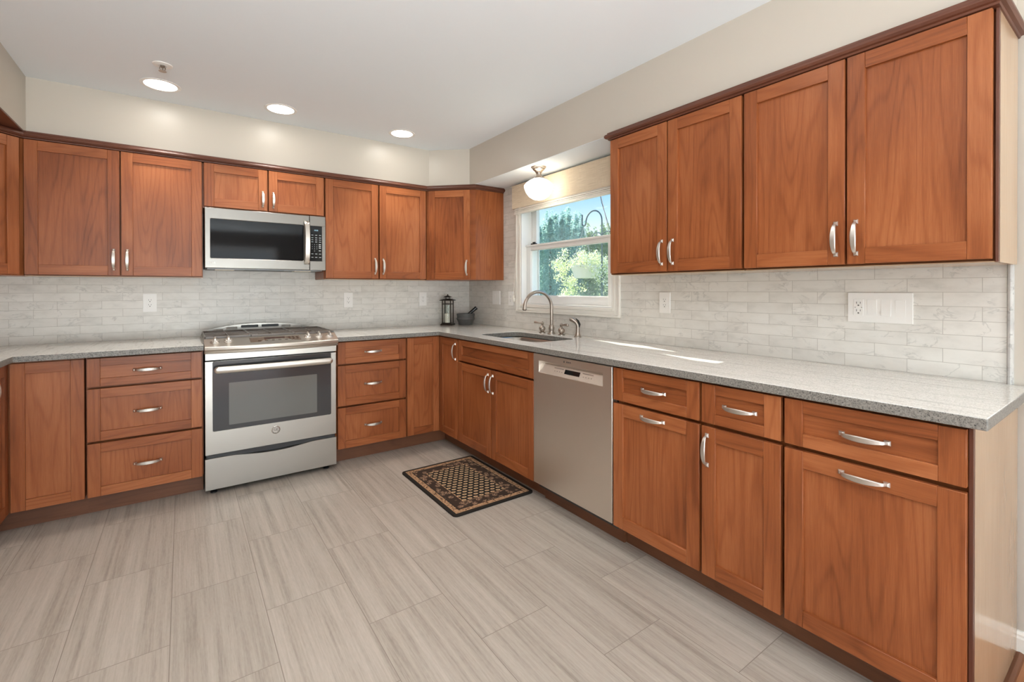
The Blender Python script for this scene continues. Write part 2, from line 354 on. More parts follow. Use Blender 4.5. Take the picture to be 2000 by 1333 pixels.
    def sweep(s, prof, path, grain='x'):
        """prof [(out,z)] swept along plan path [(x,y)], out = to the left of travel, mitred"""
        rings = []; P = [Vector(p) for p in path]
        for i, p in enumerate(P):
            d0 = (P[i] - P[i - 1]).normalized() if i else None; d1 = (P[i + 1] - P[i]).normalized() if i < len(P) - 1 else None
            n0 = Vector((-d0.y, d0.x)) if d0 else None; n1 = Vector((-d1.y, d1.x)) if d1 else None
            if n0 is None: m = n1
            elif n1 is None: m = n0
            else: m = (n0 + n1); m = m / max(0.2, m.dot(n0))
            rings.append([(p.x + m.x * o, p.y + m.y * o, z) for o, z in prof])
        for k in range(len(rings) - 1):
            d = P[k + 1] - P[k]; L = d.length; n = len(prof); off = (random.uniform(0, 300), random.uniform(0, 300))
            for i in range(n):
                j = (i + 1) % n; q = [rings[k][i], rings[k][j], rings[k + 1][j], rings[k + 1][i]]
                vs = [s.bm.verts.new(s.M @ Vector(p)) for p in q]; f = s.bm.faces.new(vs)
                for l, uvv in zip(f.loops, [(off[0], off[1] + i), (off[0], off[1] + i + 0.6), (off[0] + L, off[1] + i + 0.6), (off[0] + L, off[1] + i)]): l[s.uv].uv = uvv
        for q in (list(reversed(rings[0])), rings[-1]): s.bm.faces.new([s.bm.verts.new(s.M @ Vector(p)) for p in q])
        return s

LOC = {}
def setp_obj(o, label=None, cat=None, group=None, kind=None):
    if label: o['label'] = label
    if cat: o['category'] = cat
    if group: o['group'] = group
    if kind: o['kind'] = kind
    return o
def thing(name, label, cat, loc, group=None, kind=None):
    o = bpy.data.objects.new(name, None); COL.objects.link(o); o.empty_display_size = 0.05
    o.location = [c * IN for c in loc]; LOC[o] = Vector(loc); return setp_obj(o, label, cat, group, kind)
def build(name, mb, mat, parent=None, loc=None, bevel=0, seg=2, smooth=True, label=None, weld=True, angle=34):
    bm = mb.bm; base = LOC[parent] if parent else Vector(loc or (0, 0, 0))
    if weld: bmesh.ops.remove_doubles(bm, verts=bm.verts, dist=1e-4)
    bmesh.ops.recalc_face_normals(bm, faces=bm.faces)
    for v in bm.verts: v.co = (v.co - base) * IN
    me = bpy.data.meshes.new(name); bm.to_mesh(me); bm.free()
    for m in (mat if isinstance(mat, (list, tuple)) else [mat]): me.materials.append(m)
    o = bpy.data.objects.new(name, me); COL.objects.link(o)
    if smooth:
        me.polygons.foreach_set('use_smooth', [True] * len(me.polygons)); me.set_sharp_from_angle(angle=R(angle))
    if parent: o.parent = parent; LOC[o] = base
    else: o.location = base * IN; LOC[o] = base
    if bevel:
        md = o.modifiers.new('edge', 'BEVEL'); md.width = bevel * IN; md.segments = seg; md.limit_method = 'ANGLE'; md.angle_limit = R(40); md.harden_normals = False
    if label: o['label'] = label
    return o
def struct(name, mb, mat, bevel=0, smooth=True, **kw):
    o = build(name, mb, mat, None, (0, 0, 0), bevel, smooth=smooth, **kw); o['kind'] = 'structure'; return o
def frame(x, y, rot, z=0): return Matrix.Translation((x, y, z)) @ Matrix.Rotation(R(rot), 4, 'Z')
def text(name, s, size, M, mat, parent, depth=0.02):
    cu = bpy.data.curves.new('lettering', 'FONT'); cu.body = s; cu.size = size; cu.extrude = depth; cu.align_x = 'CENTER'; cu.align_y = 'CENTER'
    o = bpy.data.objects.new('lettering', cu); COL.objects.link(o); dg = bpy.context.evaluated_depsgraph_get(); me = bpy.data.meshes.new_from_object(o.evaluated_get(dg))
    mb = MB(); mb.bm.free(); mb.bm = bmesh.new(); mb.bm.from_mesh(me)
    for v in mb.bm.verts: v.co = M @ v.co
    bpy.data.objects.remove(o); bpy.data.curves.remove(cu); bpy.data.meshes.remove(me)
    return build(name, mb, mat, parent, smooth=False)
# plate frames: letters standing on a wall. local x right, y up, z out of the wall
def on_back(x, y, z): return Matrix(((1, 0, 0, x), (0, 0, -1, y), (0, 1, 0, z), (0, 0, 0, 1)))
def on_right(x, y, z): return Matrix(((0, 0, -1, x), (-1, 0, 0, y), (0, 1, 0, z), (0, 0, 0, 1)))
def rrect(a0, a1, b0, b1, r, n=5):
    P = []
    for cx, cy, s in ((a1 - r, b1 - r, 0), (a0 + r, b1 - r, 90), (a0 + r, b0 + r, 180), (a1 - r, b0 + r, 270)):
        for i in range(n + 1): t = R(s + 90 * i / n); P.append((cx + r * math.cos(t), cy + r * math.sin(t)))
    return P

# ================================================================== THE SETTING
XW, YW, XL, ZC, ZS = 90.25, 155.86, -53.2, 95.2, 82.9
TB, TR = YW - 0.35, XW - 0.35           # tile faces
YF = -150.0
uv_floor = lambda p: (p[1] - 90.1 + 23.6 * 20, p[0] + 13.3 + 11.69 * 20)
m = MB(); m.box(XL - 5, XW + 5, 11.6, YW + 5, -4, 0, uvf=uv_floor); struct('floor', m, FLOORT, smooth=False)
m = MB()
for k in range(60):
    y1 = 10.9 - k * 2.75; m.box(XL - 5, XW + 5, max(YF - 5, y1 - 2.73), y1, -4, 0.0, grain='x')
    if y1 - 2.75 < YF - 5: break
struct('floor', m, OAK, smooth=False, weld=False)
m = MB(); m.sweep([(0, 0), (0.1, 0.32), (0.45, 0.45), (0.95, 0.3), (1.2, 0), (1.2, -0.4), (0, -0.4)], [(XL - 5, 10.7), (XW, 10.7)]); struct('trim_1', m, TOE)['label'] = 'dark cherry threshold strip between tile and hardwood'
m = MB(); m.box(XL - 5, XW + 5, YF - 5, YW + 5, ZC, ZC + 4); struct('ceiling', m, CEIL, smooth=False)
m = MB(); m.box(XL - 5, XW + 5, YW, YW + 5, 0, ZC); struct('wall_back', m, WALL, smooth=False)
# kitchen window opening in the right wall
WY0, WY1, WZ0, WZ1 = 82.0, 121.7, 43.3, 79.2
m = MB(); m.plate([(YF - 5, 0), (YW, 0), (YW, ZC), (YF - 5, ZC)], [[(WY0, WZ0), (WY1, WZ0), (WY1, WZ1), (WY0, WZ1)]], lambda a, b, t: (t, a, b), XW, XW + 6); struct('wall_right', m, WALL, smooth=False)
m = MB(); m.plate([(YF - 5, 0), (YW, 0), (YW, ZC), (YF - 5, ZC)], [[(-114, 20), (-26, 20), (-26, 84), (-114, 84)]], lambda a, b, t: (t, a, b), XL, XL - 5); struct('wall_left', m, WALL, smooth=False)
m = MB(); m.plate([(XL, 0), (XW, 0), (XW, ZC), (XL, ZC)], [[(-38, 0.5), (66, 0.5), (66, 84), (-38, 84)]], lambda a, b, t: (a, t, b), YF, YF - 5); struct('wall_front', m, simple('wall_paint_darkened', (0.30, 0.26, 0.225), 0.6), smooth=False)  # unseen wall, paint darkened to dim what the steel reflects
# soffit that carries the downlights' spill
inner = [(-27.9, 20), (-27.9, 144.9), (67.9, 144.1), (78.3, 134.9), (78.3, 11.75)]
outer = [(XW, 11.75), (XW, YW), (XL, YW), (XL, 20)]
m = MB(); m.plate(inner + outer, [], lambda a, b, t: (a, b, t), ZS, ZC); struct('wall_soffit', m, WALL, smooth=False)
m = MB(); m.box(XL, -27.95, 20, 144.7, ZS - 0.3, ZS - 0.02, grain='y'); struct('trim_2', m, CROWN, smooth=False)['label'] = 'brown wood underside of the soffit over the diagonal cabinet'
m = MB(); m.box(78.35, XW - 0.4, 71.9, 131.6, ZS - 0.08, ZS - 0.005); struct('trim_6', m, CEIL, smooth=False)['label'] = 'pale panel under the soffit over the window, lightened for the globe light'  # added panel, globe light on the underside put into its colour
# marble splash
uvb = lambda p: (p[0] + 24.81 + 8.16 * 40, p[2] - 37.47 + 2.03 * 40)
m = MB(); m.box(XL, TR, TB, YW, 35.3, 56, uvf=uvb); struct('wall_back_tile', m, MARBLE, smooth=False)
uvr = lambda p: (-(p[1] - 14.84) + 8.16 * 40, p[2] - 37.59 + 2.03 * 40)
m = MB(); m.plate([(12.5, 35.3), (TB, 35.3), (TB, ZS), (12.5, ZS)], [[(WY0 - 1, WZ0 - 1), (WY1 + 1, WZ0 - 1), (WY1 + 1, WZ1 + 1), (WY0 - 1, WZ1 + 1)]], lambda a, b, t: (t, a, b), TR, XW, uvf=uvr)
struct('wall_right_tile', m, MARBLE, smooth=False)
m = MB(); m.loft([[(XW - 0.55 * math.sin(R(a)) - 0.02, 12.5 - 0.62 * (1 - math.cos(R(a))) if a <= 90 else 11.88, z) for a in (0, 30, 60, 90)] + [(XW, 11.88, z), (XW, 12.5, z)] if False else
        [(TR - 0.05, 12.5, z), (TR - 0.28, 12.35, z), (TR - 0.34, 12.15, z), (TR - 0.25, 11.98, z), (TR - 0.02, 11.88, z), (XW, 11.86, z), (XW, 12.5, z)] for z in (35.3, 51.9)])
struct('trim_3', m, granite('plain_marble_trim', (0.55, 0.54, 0.51), (0.48, 0.47, 0.45), (0.4, 0.39, 0.37), 0.15, False, 0.2))['label'] = 'rounded marble pencil trim ending the tile'
# white baseboard beyond the cabinets
m = MB(); m.sweep([(0, 0), (0.6, 0), (0.6, 2.1), (0.45, 2.35), (0.45, 2.6), (0.25, 2.95), (0, 3.0)], [(XW, YF), (XW, 11.5)]); struct('baseboard_right', m, TRIMW, smooth=False)
# crown moulding on top of the wall cabinets
crown = [(-0.3, 81.2), (0.3, 81.25), (0.4, 81.5), (0.75, 81.6), (1.0, 81.9), (1.0, 82.2), (0.8, 82.5), (0.5, 82.62), (0.5, 82.87), (-0.3, 82.87)]
def crown_path(path): return [(p[0], p[1]) for p in path]
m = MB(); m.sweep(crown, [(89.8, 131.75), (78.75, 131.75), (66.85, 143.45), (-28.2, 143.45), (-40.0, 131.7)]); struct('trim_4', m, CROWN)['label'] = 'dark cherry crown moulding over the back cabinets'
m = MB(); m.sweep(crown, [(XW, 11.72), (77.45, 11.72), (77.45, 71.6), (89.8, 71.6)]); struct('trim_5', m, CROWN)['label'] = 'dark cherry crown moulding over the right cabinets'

# ---- window over the sink
win = thing('window_1', None, None, (XW, 101.8, 41), kind='structure'); win['label'] = 'white double hung window over the kitchen sink'
def ring_frame(mb, y0, y1, z0, z1, wd, x0, x1):     # rectangular frame, wd = (left,right,bottom,top)
    a, b_, c, d = wd
    mb.box(x0, x1, y1 - a, y1, z0, z1); mb.box(x0, x1, y0, y0 + b_, z0, z1); mb.box(x0, x1, y0 + b_, y1 - a, z0, z0 + c); mb.box(x0, x1, y0 + b_, y1 - a, z1 - d, z1); return mb
m = MB()
ring_frame(m, 79.6, 124.1, 41.05, 81.5, (0.55, 0.55, 0.55, 0.55), 89.3, 89.95)
ring_frame(m, 80.15, 123.55, 41.6, 80.95, (1.0, 1.0, 1.0, 1.0), 89.5, 89.95)
ring_frame(m, 81.15, 122.55, 42.6, 79.95, (0.85, 0.85, 0.85, 0.85), 89.38, 89.95)
build('casing', m, TRIMW, win, bevel=0.12, weld=False)
m = MB(); ring_frame(m, WY0, WY1, WZ0, WZ1, (0.55, 0.55, 0.55, 0.55), 89.6, XW + 6.2); build('jamb', m, VINYL, win, bevel=0.05, weld=False)
m = MB(); ring_frame(m, 82.55, 121.15, 43.85, 78.65, (1.1, 1.1, 0.4, 1.0), 93.6, 95.9); build('frame', m, VINYL, win, bevel=0.06, weld=False)
m = MB(); ring_frame(m, 82.55, 121.15, 43.85, 62.65, (2.15, 3.0, 2.4, 1.7), 91.6, 92.9); ring_frame(m, 85.4, 119.15, 46.1, 61.1, (0.35, 0.35, 0.35, 0.35), 91.9, 92.7)
m.box(91.2, 91.7, 83, 121, 62.1, 62.65)
lower = build('lower_sash', m, VINYL, win, bevel=0.08, weld=False)
m = MB(); m.box(92.25, 92.37, 85.6, 119.0, 46.2, 61.0); build('pane', m, GLASS, lower, smooth=False)
m = MB(); ring_frame(m, 83.6, 120.1, 61.2, 77.7, (1.5, 1.5, 1.5, 1.6), 93.7, 94.9); upper = build('upper_sash', m, VINYL, win, bevel=0.08, weld=False)
m = MB(); m.box(94.25, 94.37, 84.9, 118.8, 62.5, 76.4); build('pane', m, GLASS, upper, smooth=False)
m = MB(); m.box(91.5, 92.5, 116.6, 118.8, 62.65, 63.1); m.box(91.6, 92.1, 116.9, 118.0, 63.1, 63.5); build('sash_lock', m, BLACK, win, bevel=0.1, weld=False)
m = MB(); ring_frame(m, 83.7, 120.0, 44.3, 77.6, (0.5, 0.5, 0.5, 0.5), 95.4, 95.8); scr = build('screen_frame', m, VINYL, win, weld=False)
m = MB(); m.box(95.58, 95.6, 84.2, 119.5, 44.8, 77.1); build('insect_screen', m, SCREEN, scr, smooth=False)
# unseen patio door and side window, added behind the camera to let light in
def leaves(name, label, boxes, panes):
    t = thing(name, None, None, boxes[0][:1] + (boxes[0][2],) + (0,), kind='structure'); t['label'] = label
    a = MB()
    for b in boxes: a.box(*b)
    build('frame', a, VINYL, t, weld=False); g_ = MB()
    for b in panes: g_.box(*b)
    build('pane', g_, GLASS, t, smooth=False, weld=False)
leaves('door_1', 'unseen white sliding patio door added at the dining end', [(-38, -34, -154, -151.5, 0.5, 84), (62, 66, -154, -151.5, 0.5, 84), (-34, 62, -154, -151.5, 80, 84), (-34, 62, -154, -151.5, 0.5, 4.5), (12, 16, -154, -151.5, 4.5, 80)], [(-34, 12, -153, -152.8, 4.5, 80), (16, 62, -153, -152.8, 4.5, 80)])
leaves('window_2', 'unseen white window added in the dining end side wall', [(-57, -54.5, -114, -111, 20, 84), (-57, -54.5, -29, -26, 20, 84), (-57, -54.5, -111, -29, 20, 23), (-57, -54.5, -111, -29, 81, 84), (-57, -54.5, -72, -69, 23, 81)], [(-56, -55.8, -111, -72, 23, 81), (-56, -55.8, -69, -29, 23, 81)])

# ================================================================== CABINETS
DT = 0.75
def shaker(mb, x0, x1, z0, z1, st=2.15, ra=2.15, grain='z', y=0.0):
    """five-piece front standing proud of the local plane y=0 (room side is -y)"""
    yo, yb = y - DT, y - 0.01
    mb.box(x0, x0 + st, yo, yb, z0, z1, 'z'); mb.box(x1 - st, x1, yo, yb, z0, z1, 'z')
    mb.box(x0 + st, x1 - st, yo, yb, z0, z0 + ra, 'x'); mb.box(x0 + st, x1 - st, yo, yb, z1 - ra, z1, 'x')
    mb.box(x0 + st - 0.2, x1 - st + 0.2, yo + 0.42, yb - 0.05, z0 + ra - 0.2, z1 - ra + 0.2, grain)
def pull(M, cx, cz, vert, parent, L=5.15):
    """bow handle: two square feet and a leaf-shaped bar"""
    mb = MB(M @ Matrix.Translation((cx, -DT, cz)) @ (Matrix.Rotation(R(90), 4, 'Y') if vert else Matrix.Identity(4)))
    h = L / 2
    for s in (-1, 1):
        a, b_ = s * h, s * (h - 0.68); x0, x1 = min(a, b_), max(a, b_)
        mb.loft([[(x0, 0, -0.3), (x1, 0, -0.3), (x1, 0, 0.3), (x0, 0, 0.3)], [(x0 + 0.04, -0.12, -0.27), (x1 - 0.04, -0.12, -0.27), (x1 - 0.04, -0.12, 0.27), (x0 + 0.04, -0.12, 0.27)],
                 [(x0 + 0.2, -0.32, -0.15), (x1 - 0.2, -0.32, -0.15), (x1 - 0.2, -0.32, 0.15), (x0 + 0.2, -0.32, 0.15)]])
    rings = []
    for i in range(17):
        t = -1 + i / 8.0; e2 = 1 - t * t
        x = t * (h - 0.3); y = -0.25 - 0.95 * (e2 ** 0.55); hw = 0.19 + 0.19 * e2; ht = 0.09 + 0.04 * e2
        rings.append([(x, y - ht, -hw * 0.75), (x, y - ht, hw * 0.75), (x, y, hw), (x, y + ht, hw * 0.75), (x, y + ht, -hw * 0.75), (x, y, -hw)])
    mb.loft(rings)
    return build('handle', mb, NICKEL, parent, bevel=0.02, seg=1, label='satin nickel bow pull')
def front(kind, M, x0, x1, z0, z1, parent, handle=None, st=2.15, ra=2.15, grain='z', L=5.15):
    mb = MB(M); shaker(mb, x0, x1, z0, z1, st, ra, grain)
    d = build(kind, mb, CHERRY, parent, bevel=0.045, seg=1, weld=False)
    if handle: pull(M, handle[0], handle[1], handle[2], d, L)
    return d
def carcass(M, x0, x1, z0, z1, dep, parent, mids=(), mat=None, rails=()):
    mb = MB(M); t = 0.6
    mb.box(x0, x0 + t, 1.6, dep, z0, z1); mb.box(x1 - t, x1, 1.6, dep, z0, z1); mb.box(x0 + t, x1 - t, 1.6, dep, z0, z0 + t, 'x'); mb.box(x0 + t, x1 - t, dep - 0.3, dep, z0 + t, z1); f0, f1 = 1.0, 1.6
    mb.box(x0, x0 + 1.2, f0, f1, z0, z1); mb.box(x1 - 1.2, x1, f0, f1, z0, z1); mb.box(x0 + 1.2, x1 - 1.2, f0, f1, z1 - 1.3, z1, 'x'); mb.box(x0 + 1.2, x1 - 1.2, f0, f1, z0, z0 + 1.0, 'x')
    for z in rails: mb.box(x0 + 1.2, x1 - 1.2, f0, f1, z - 0.8, z + 0.8, 'x')
    for x in mids: mb.box(x - 0.9, x + 0.9, f0, f1, z0 + 1, z1 - 1.3)
    return build('carcass', mb, mat or CHERRY, parent, weld=False, smooth=False)
def toe(M, x0, x1, parent, y=3.2, z1=4.4):
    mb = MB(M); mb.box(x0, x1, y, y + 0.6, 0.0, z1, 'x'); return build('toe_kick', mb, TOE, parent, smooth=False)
ZT, Z1, Z2, ZB, ZTOP = 33.83, 27.6, 16.02, 4.51, 34.2
YB = 131.79; XB = 65.78                     # face-frame planes of the base runs
MBk = frame(0, YB, 0); MRt = frame(XB, 0, -90); MLf = frame(-28.7, 0, 90)   # right run: local x = -world y ; left run: local x = world y
G3 = 'three-drawer base cabinets'
def drawers3(name, label, x0, x1, M, loc, cab, group=None):
    t = thing(name, label, 'cabinet', loc, group); carcass(M, cab[0], cab[1], 4.4, ZTOP, 23.5, t, rails=(Z1, Z2)); toe(M, cab[0], cab[1], t); c = (x0 + x1) / 2
    front('drawer', M, x0, x1, Z1 + 0.25, ZT, t, (c, 30.82, False), 2.1, 1.65, 'x'); front('drawer', M, x0, x1, Z2 + 0.25, Z1 - 0.25, t, (c, 21.83, False), 2.1, 2.0); front('drawer', M, x0, x1, ZB, Z2 - 0.25, t, (c, 10.2, False), 2.1, 2.0)
    return t
drawers3('drawer_cabinet', 'cherry three-drawer base cabinet to the left of the range', -16.48, 3.62, MBk, (-6.5, YB, 0), (-16.8, 3.9), G3)
drawers3('drawer_cabinet', 'cherry three-drawer base cabinet to the right of the range', 34.45, 54.05, MBk, (44.2, YB, 0), (34.15, 54.3), G3)
# corner cabinet between range run and sink run
def corner(name, label, loc, M1, a, M2, b, poly, toes, hz):
    t = thing(name, label, 'cabinet', loc, 'corner base cabinets')
    mb = MB(); mb.plate(poly, [], lambda x, y, tt: (x, y, tt), 4.4, ZTOP); build('carcass', mb, CHERRY, t, smooth=False)
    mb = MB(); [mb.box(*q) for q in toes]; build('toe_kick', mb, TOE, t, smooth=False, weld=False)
    front('door', M1, a[0], a[1], ZB, ZT, t, None, 2.1, 2.15); front('door', M2, b[0], b[1], ZB, ZT, t, (hz, 30.15, True), 2.1, 2.15); return t
corner('corner_cabinet', 'cherry corner base cabinet with two doors meeting beside the sink cabinet', (70, 136, 0), MBk, (54.51, 65.0), MRt, (-130.98, -119.4),
       [(54.4, YB), (XB, YB), (XB, 119.2), (89.85, 119.2), (89.85, 155.4), (54.4, 155.4)], [(54.3, 68.98, 134.99, 135.6, 0, 4.4, 'x'), (68.98, 69.6, 119.2, 135.6, 0, 4.4, 'y')], -120.6)
corner('corner_cabinet', 'cherry corner base cabinet at the left edge under the angled counter end', (-34, 136, 0), MBk, (-27.74, -16.9), MLf, (119.7, 130.98),
       [(-17.0, YB), (-28.7, YB), (-28.7, 119.5), (-53.0, 119.5), (-53.0, 155.4), (-17.0, 155.4)], [(-31.9, -16.8, 134.99, 135.6, 0, 4.4, 'x'), (-32.5, -31.9, 119.5, 135.6, 0, 4.4, 'y')], 121.0)
# sink base
t = thing('sink_cabinet', 'wide cherry sink base cabinet with two doors under a false drawer front', 'cabinet', (XB, 101.2, 0))
carcass(MRt, -119.15, -83.46, 4.4, ZTOP, 24.0, t, (-101.3,), None, (Z1,)); toe(MRt, -119.2, -83.46, t)
front('false_drawer_front', MRt, -118.96, -83.55, Z1 + 0.28, ZT, t, None, 2.1, 1.65, 'x')
front('door', MRt, -118.96, -101.5, ZB, Z1 - 0.25, t, (-102.75, 23.8, True)); front('door', MRt, -101.2, -83.55, ZB, Z1 - 0.25, t, (-100.45, 23.8, True))
# three cabinets right of the dishwasher
t = thing('pull_out_cabinet', 'cherry base cabinet with drawer over pull-out front, next to the dishwasher', 'cabinet', (XB, 50.6, 0))
carcass(MRt, -59.62, -41.7, 4.4, ZTOP, 24.0, t, (), None, (Z1,)); toe(MRt, -59.62, -41.7, t)
front('drawer', MRt, -59.45, -41.92, Z1 + 0.28, ZT, t, (-50.5, 30.85, False), 2.2, 1.65, 'x'); front('pull_out_front', MRt, -59.45, -41.92, ZB, Z1 - 0.28, t, (-50.7, 26.1, False), 2.25, 2.2)
t = thing('narrow_cabinet', 'narrow cherry base cabinet with a small drawer and a side-handled door', 'cabinet', (XB, 35.6, 0))
carcass(MRt, -41.7, -29.65, 4.4, ZTOP, 24.0, t, (), None, (Z1,)); toe(MRt, -41.7, -29.65, t)
front('drawer', MRt, -41.48, -29.9, Z1 + 0.28, ZT, t, (-35.55, 30.87, False), 2.2, 1.5, 'x'); front('door', MRt, -41.48, -29.9, ZB, Z1 - 0.28, t, (-40.55, 23.75, True), 2.25, 2.2)
t = thing('end_cabinet', 'large cherry base cabinet with drawer over pull-out front at the maple end panel', 'cabinet', (XB, 20.6, 0))
carcass(MRt, -29.65, -11.8, 4.4, ZTOP, 24.0, t, (), None, (Z1,)); toe(MRt, -29.65, -11.8, t)
front('drawer', MRt, -29.42, -11.86, Z1 + 0.28, ZT, t, (-20.6, 30.77, False), 2.2, 1.65, 'x'); front('pull_out_front', MRt, -29.42, -11.86, ZB, Z1 - 0.28, t, (-20.65, 26.05, False), 2.25, 2.2)
m = MB(); m.box(XB + 0.8, 90.0, 11.5, 11.8, 0, ZTOP); build('end_panel', m, MAPLE, t, smooth=False, label='pale maple end panel')
m = MB(); m.box(XB, XB + 0.8, 11.48, 11.8, 0, ZTOP); build('face_frame_edge', m, CROWN, t, smooth=False)

# wall cabinets
ZU0, ZU1 = 51.78, 81.1; YU = 143.83; XU = 78.03
MUk = frame(0, YU, 0); MUr = frame(XU, 0, -90)
def double(name, label, M, cab, d1, d2, z0, z1, loc, hz, L=5.15, group='two-door wall cabinets', end=None, dep=11.6):
    t = thing(name, label, 'cabinet', loc, group); carcass(M, cab[0], cab[1], z0 - 0.25, z1 + 0.15, dep, t, ((d1[1] + d2[0]) / 2,))
    front('door', M, d1[0], d1[1], z0, z1, t, (d1[1] - 1.1, hz, True), 2.15, 2.2, 'z', L); front('door', M, d2[0], d2[1], z0, z1, t, (d2[0] + 1.1, hz, True), 2.15, 2.2, 'z', L)
    mb = MB(M); mb.box(cab[0] + 0.1, cab[1] - 0.1, 0.1, dep - 0.1, z0 - 0.4, z0 - 0.26, 'x'); build('bottom_panel', mb, MAPLE, t, smooth=False, label='pale maple underside'); return t
double('wall_cabinet', 'tall cherry two-door wall cabinet on the back wall left of the microwave', MUk, (-28.15, 4.3), (-27.95, -12.05), (-11.77, 4.09), ZU0, ZU1, (-12, YU, 51.5), 55.45)
double('wall_cabinet', 'short cherry two-door wall cabinet directly above the microwave', MUk, (4.35, 34.05), (4.61, 19.08), (19.46, 33.86), 69.95, ZU1, (19.2, YU, 69.7), 73.05, 4.5)
double('wall_cabinet', 'tall cherry two-door wall cabinet between microwave and angled corner cabinet', MUk, (34.1, 66.5), (34.33, 50.12), (50.5, 66.25), ZU0, ZU1, (50.3, YU, 51.5), 55.6)
tW = double('wall_cabinet', 'cherry two-door wall cabinet beside the kitchen window', MUr, (-71.65, -41.72), (-71.45, -56.84), (-56.55, -41.9), ZU0, ZU1, (XU, 56.7, 51.5), 55.5)
m = MB(); m.box(XU, 89.6, 71.65, 71.85, ZU0 - 0.25, ZU1 + 0.15); build('side_panel', m, CHERRY, tW, smooth=False)
tU = double('wall_cabinet', 'large cherry two-door wall cabinet at the maple-sided end of the right wall', MUr, (-41.66, -11.8), (-41.45, -26.83), (-26.56, -12.0), ZU0, ZU1, (XU, 26.7, 51.5), 55.45)
m = MB(); m.box(XU + 0.8, 89.85, 11.58, 11.8, 51.4, 81.2); build('end_panel', m, MAPLE, tU, smooth=False, label='pale maple end panel')
m = MB(); m.box(XU, XU + 0.8, 11.55, 11.8, 51.4, 81.2); build('face_frame_edge', m, CROWN, tU, smooth=False)
def diag(label, ox, oy, rot, L, dx, poly, hx, loc):
    t = thing('corner_wall_cabinet', label, 'cabinet', loc, 'angled corner wall cabinets'); M = frame(ox, oy, rot)
    mb = MB(); mb.plate(poly, [], lambda x, y, tt: (x, y, tt), ZU0 - 0.25, ZU1 + 0.15); build('carcass', mb, CHERRY, t, smooth=False)
    front('door', M, dx[0], dx[1], ZU0, ZU1, t, (hx, 55.5, True) if hx else None, 2.15, 2.2); return t
diag('cherry angled corner wall cabinet with one door left of the kitchen window', 66.75, 143.85, -45, 17, (1.05, 15.2), [(66.75, 155.4), (66.75, 143.85), (78.75, 131.85), (89.85, 131.85), (89.85, 155.4)], 14.1, (78, 145, 51.5))
diag('cherry angled corner wall cabinet cut off by the left edge of the picture', -40.2, 132.15, 45, 17, (1.05, 15.75), [(-28.2, 155.4), (-28.2, 144.1), (-40.2, 132.15), (-53.0, 132.15), (-53.0, 155.4)], None, (-40, 145, 51.5))

# ================================================================== COUNTERS, SINK, TAP
CT, CB = 35.46, 34.22
sink_hole = [(a, b) for a, b in rrect(69.35, 83.1, 88.3, 114.6, 2.6, 6)]
def counter(label, poly, holes, loc):
    mb = MB(); mb.plate(poly, holes, lambda x, y, t: (x, y, t), CB, CT)
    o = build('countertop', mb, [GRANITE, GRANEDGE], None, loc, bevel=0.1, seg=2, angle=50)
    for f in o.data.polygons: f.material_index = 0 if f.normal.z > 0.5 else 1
    return setp_obj(o, label, 'countertop')
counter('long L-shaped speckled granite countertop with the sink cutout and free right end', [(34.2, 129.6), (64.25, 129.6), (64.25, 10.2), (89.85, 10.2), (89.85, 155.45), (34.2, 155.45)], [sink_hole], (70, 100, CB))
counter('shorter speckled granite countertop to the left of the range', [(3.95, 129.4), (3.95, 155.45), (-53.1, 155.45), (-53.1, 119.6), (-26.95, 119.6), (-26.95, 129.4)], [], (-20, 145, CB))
t = thing('undermount_sink', 'stainless undermount sink set into the granite below the window', 'sink', (76.2, 101.5, 25.5))
m = MB(); rg = []
for dz, ins in ((CB - 0.02, -0.35), (CB - 0.1, -0.2), (33.6, 0.1), (28.0, 0.5), (26.6, 1.0), (26.1, 2.2)):
    rg.append([(a, b, dz) for a, b in rrect(69.35 + ins, 83.1 - ins, 88.3 + ins, 114.6 - ins, 2.4, 6)])
m.loft([[(a, b, CB - 0.02) for a, b in rrect(68.6, 83.85, 87.6, 115.3, 3, 6)]] + rg, cap=False); m.face([(a, b, 26.1) for a, b in rrect(71.55, 80.9, 90.5, 112.4, 2.4, 6)])
build('basin', m, STEEL, t)
m = MB(); m.lathe([(2.1, 0), (2.1, 0.12), (1.6, 0.15), (1.3, 0.05), (0.2, 0.03)], (76.2, 101.5, 26.1), 28); build('drain', m, CHROME, t)

t = thing('kitchen_faucet', 'gooseneck nickel kitchen faucet with two lever handles behind the sink', 'faucet', (86.8, 102.9, CT))
m = MB(); m.lathe([(1.15, 0), (1.15, 0.25), (0.85, 0.4), (0.72, 0.9), (0.82, 1.3), (0.88, 1.7), (0.72, 2.1), (0.68, 2.4), (0.55, 2.55)], (86.8, 102.9, CT), 28); build('spout_base', m, PEWTER, t)
pts = [(86.8, 102.9, CT + 2.4), (86.8, 102.9, 40), (86.8, 102.9, 43.0)]
for i in range(0, 19):
    a = R(180 * i / 18.0); pts.append((81.95 + 4.85 * math.cos(a), 102.9, 43.15 + 4.4 * math.sin(a) * 1.02))
pts += [(77.1, 102.9, 42.9)]
m = MB(); m.tube(pts, 0.46, 16); m.lathe([(0.48, 0.55), (0.5, 0.3), (0.62, 0.2), (0.62, 0), (0.5, -0.25), (0.42, -0.3)], (77.1, 102.9, 42.75), 24); build('gooseneck_spout', m, PEWTER, t)
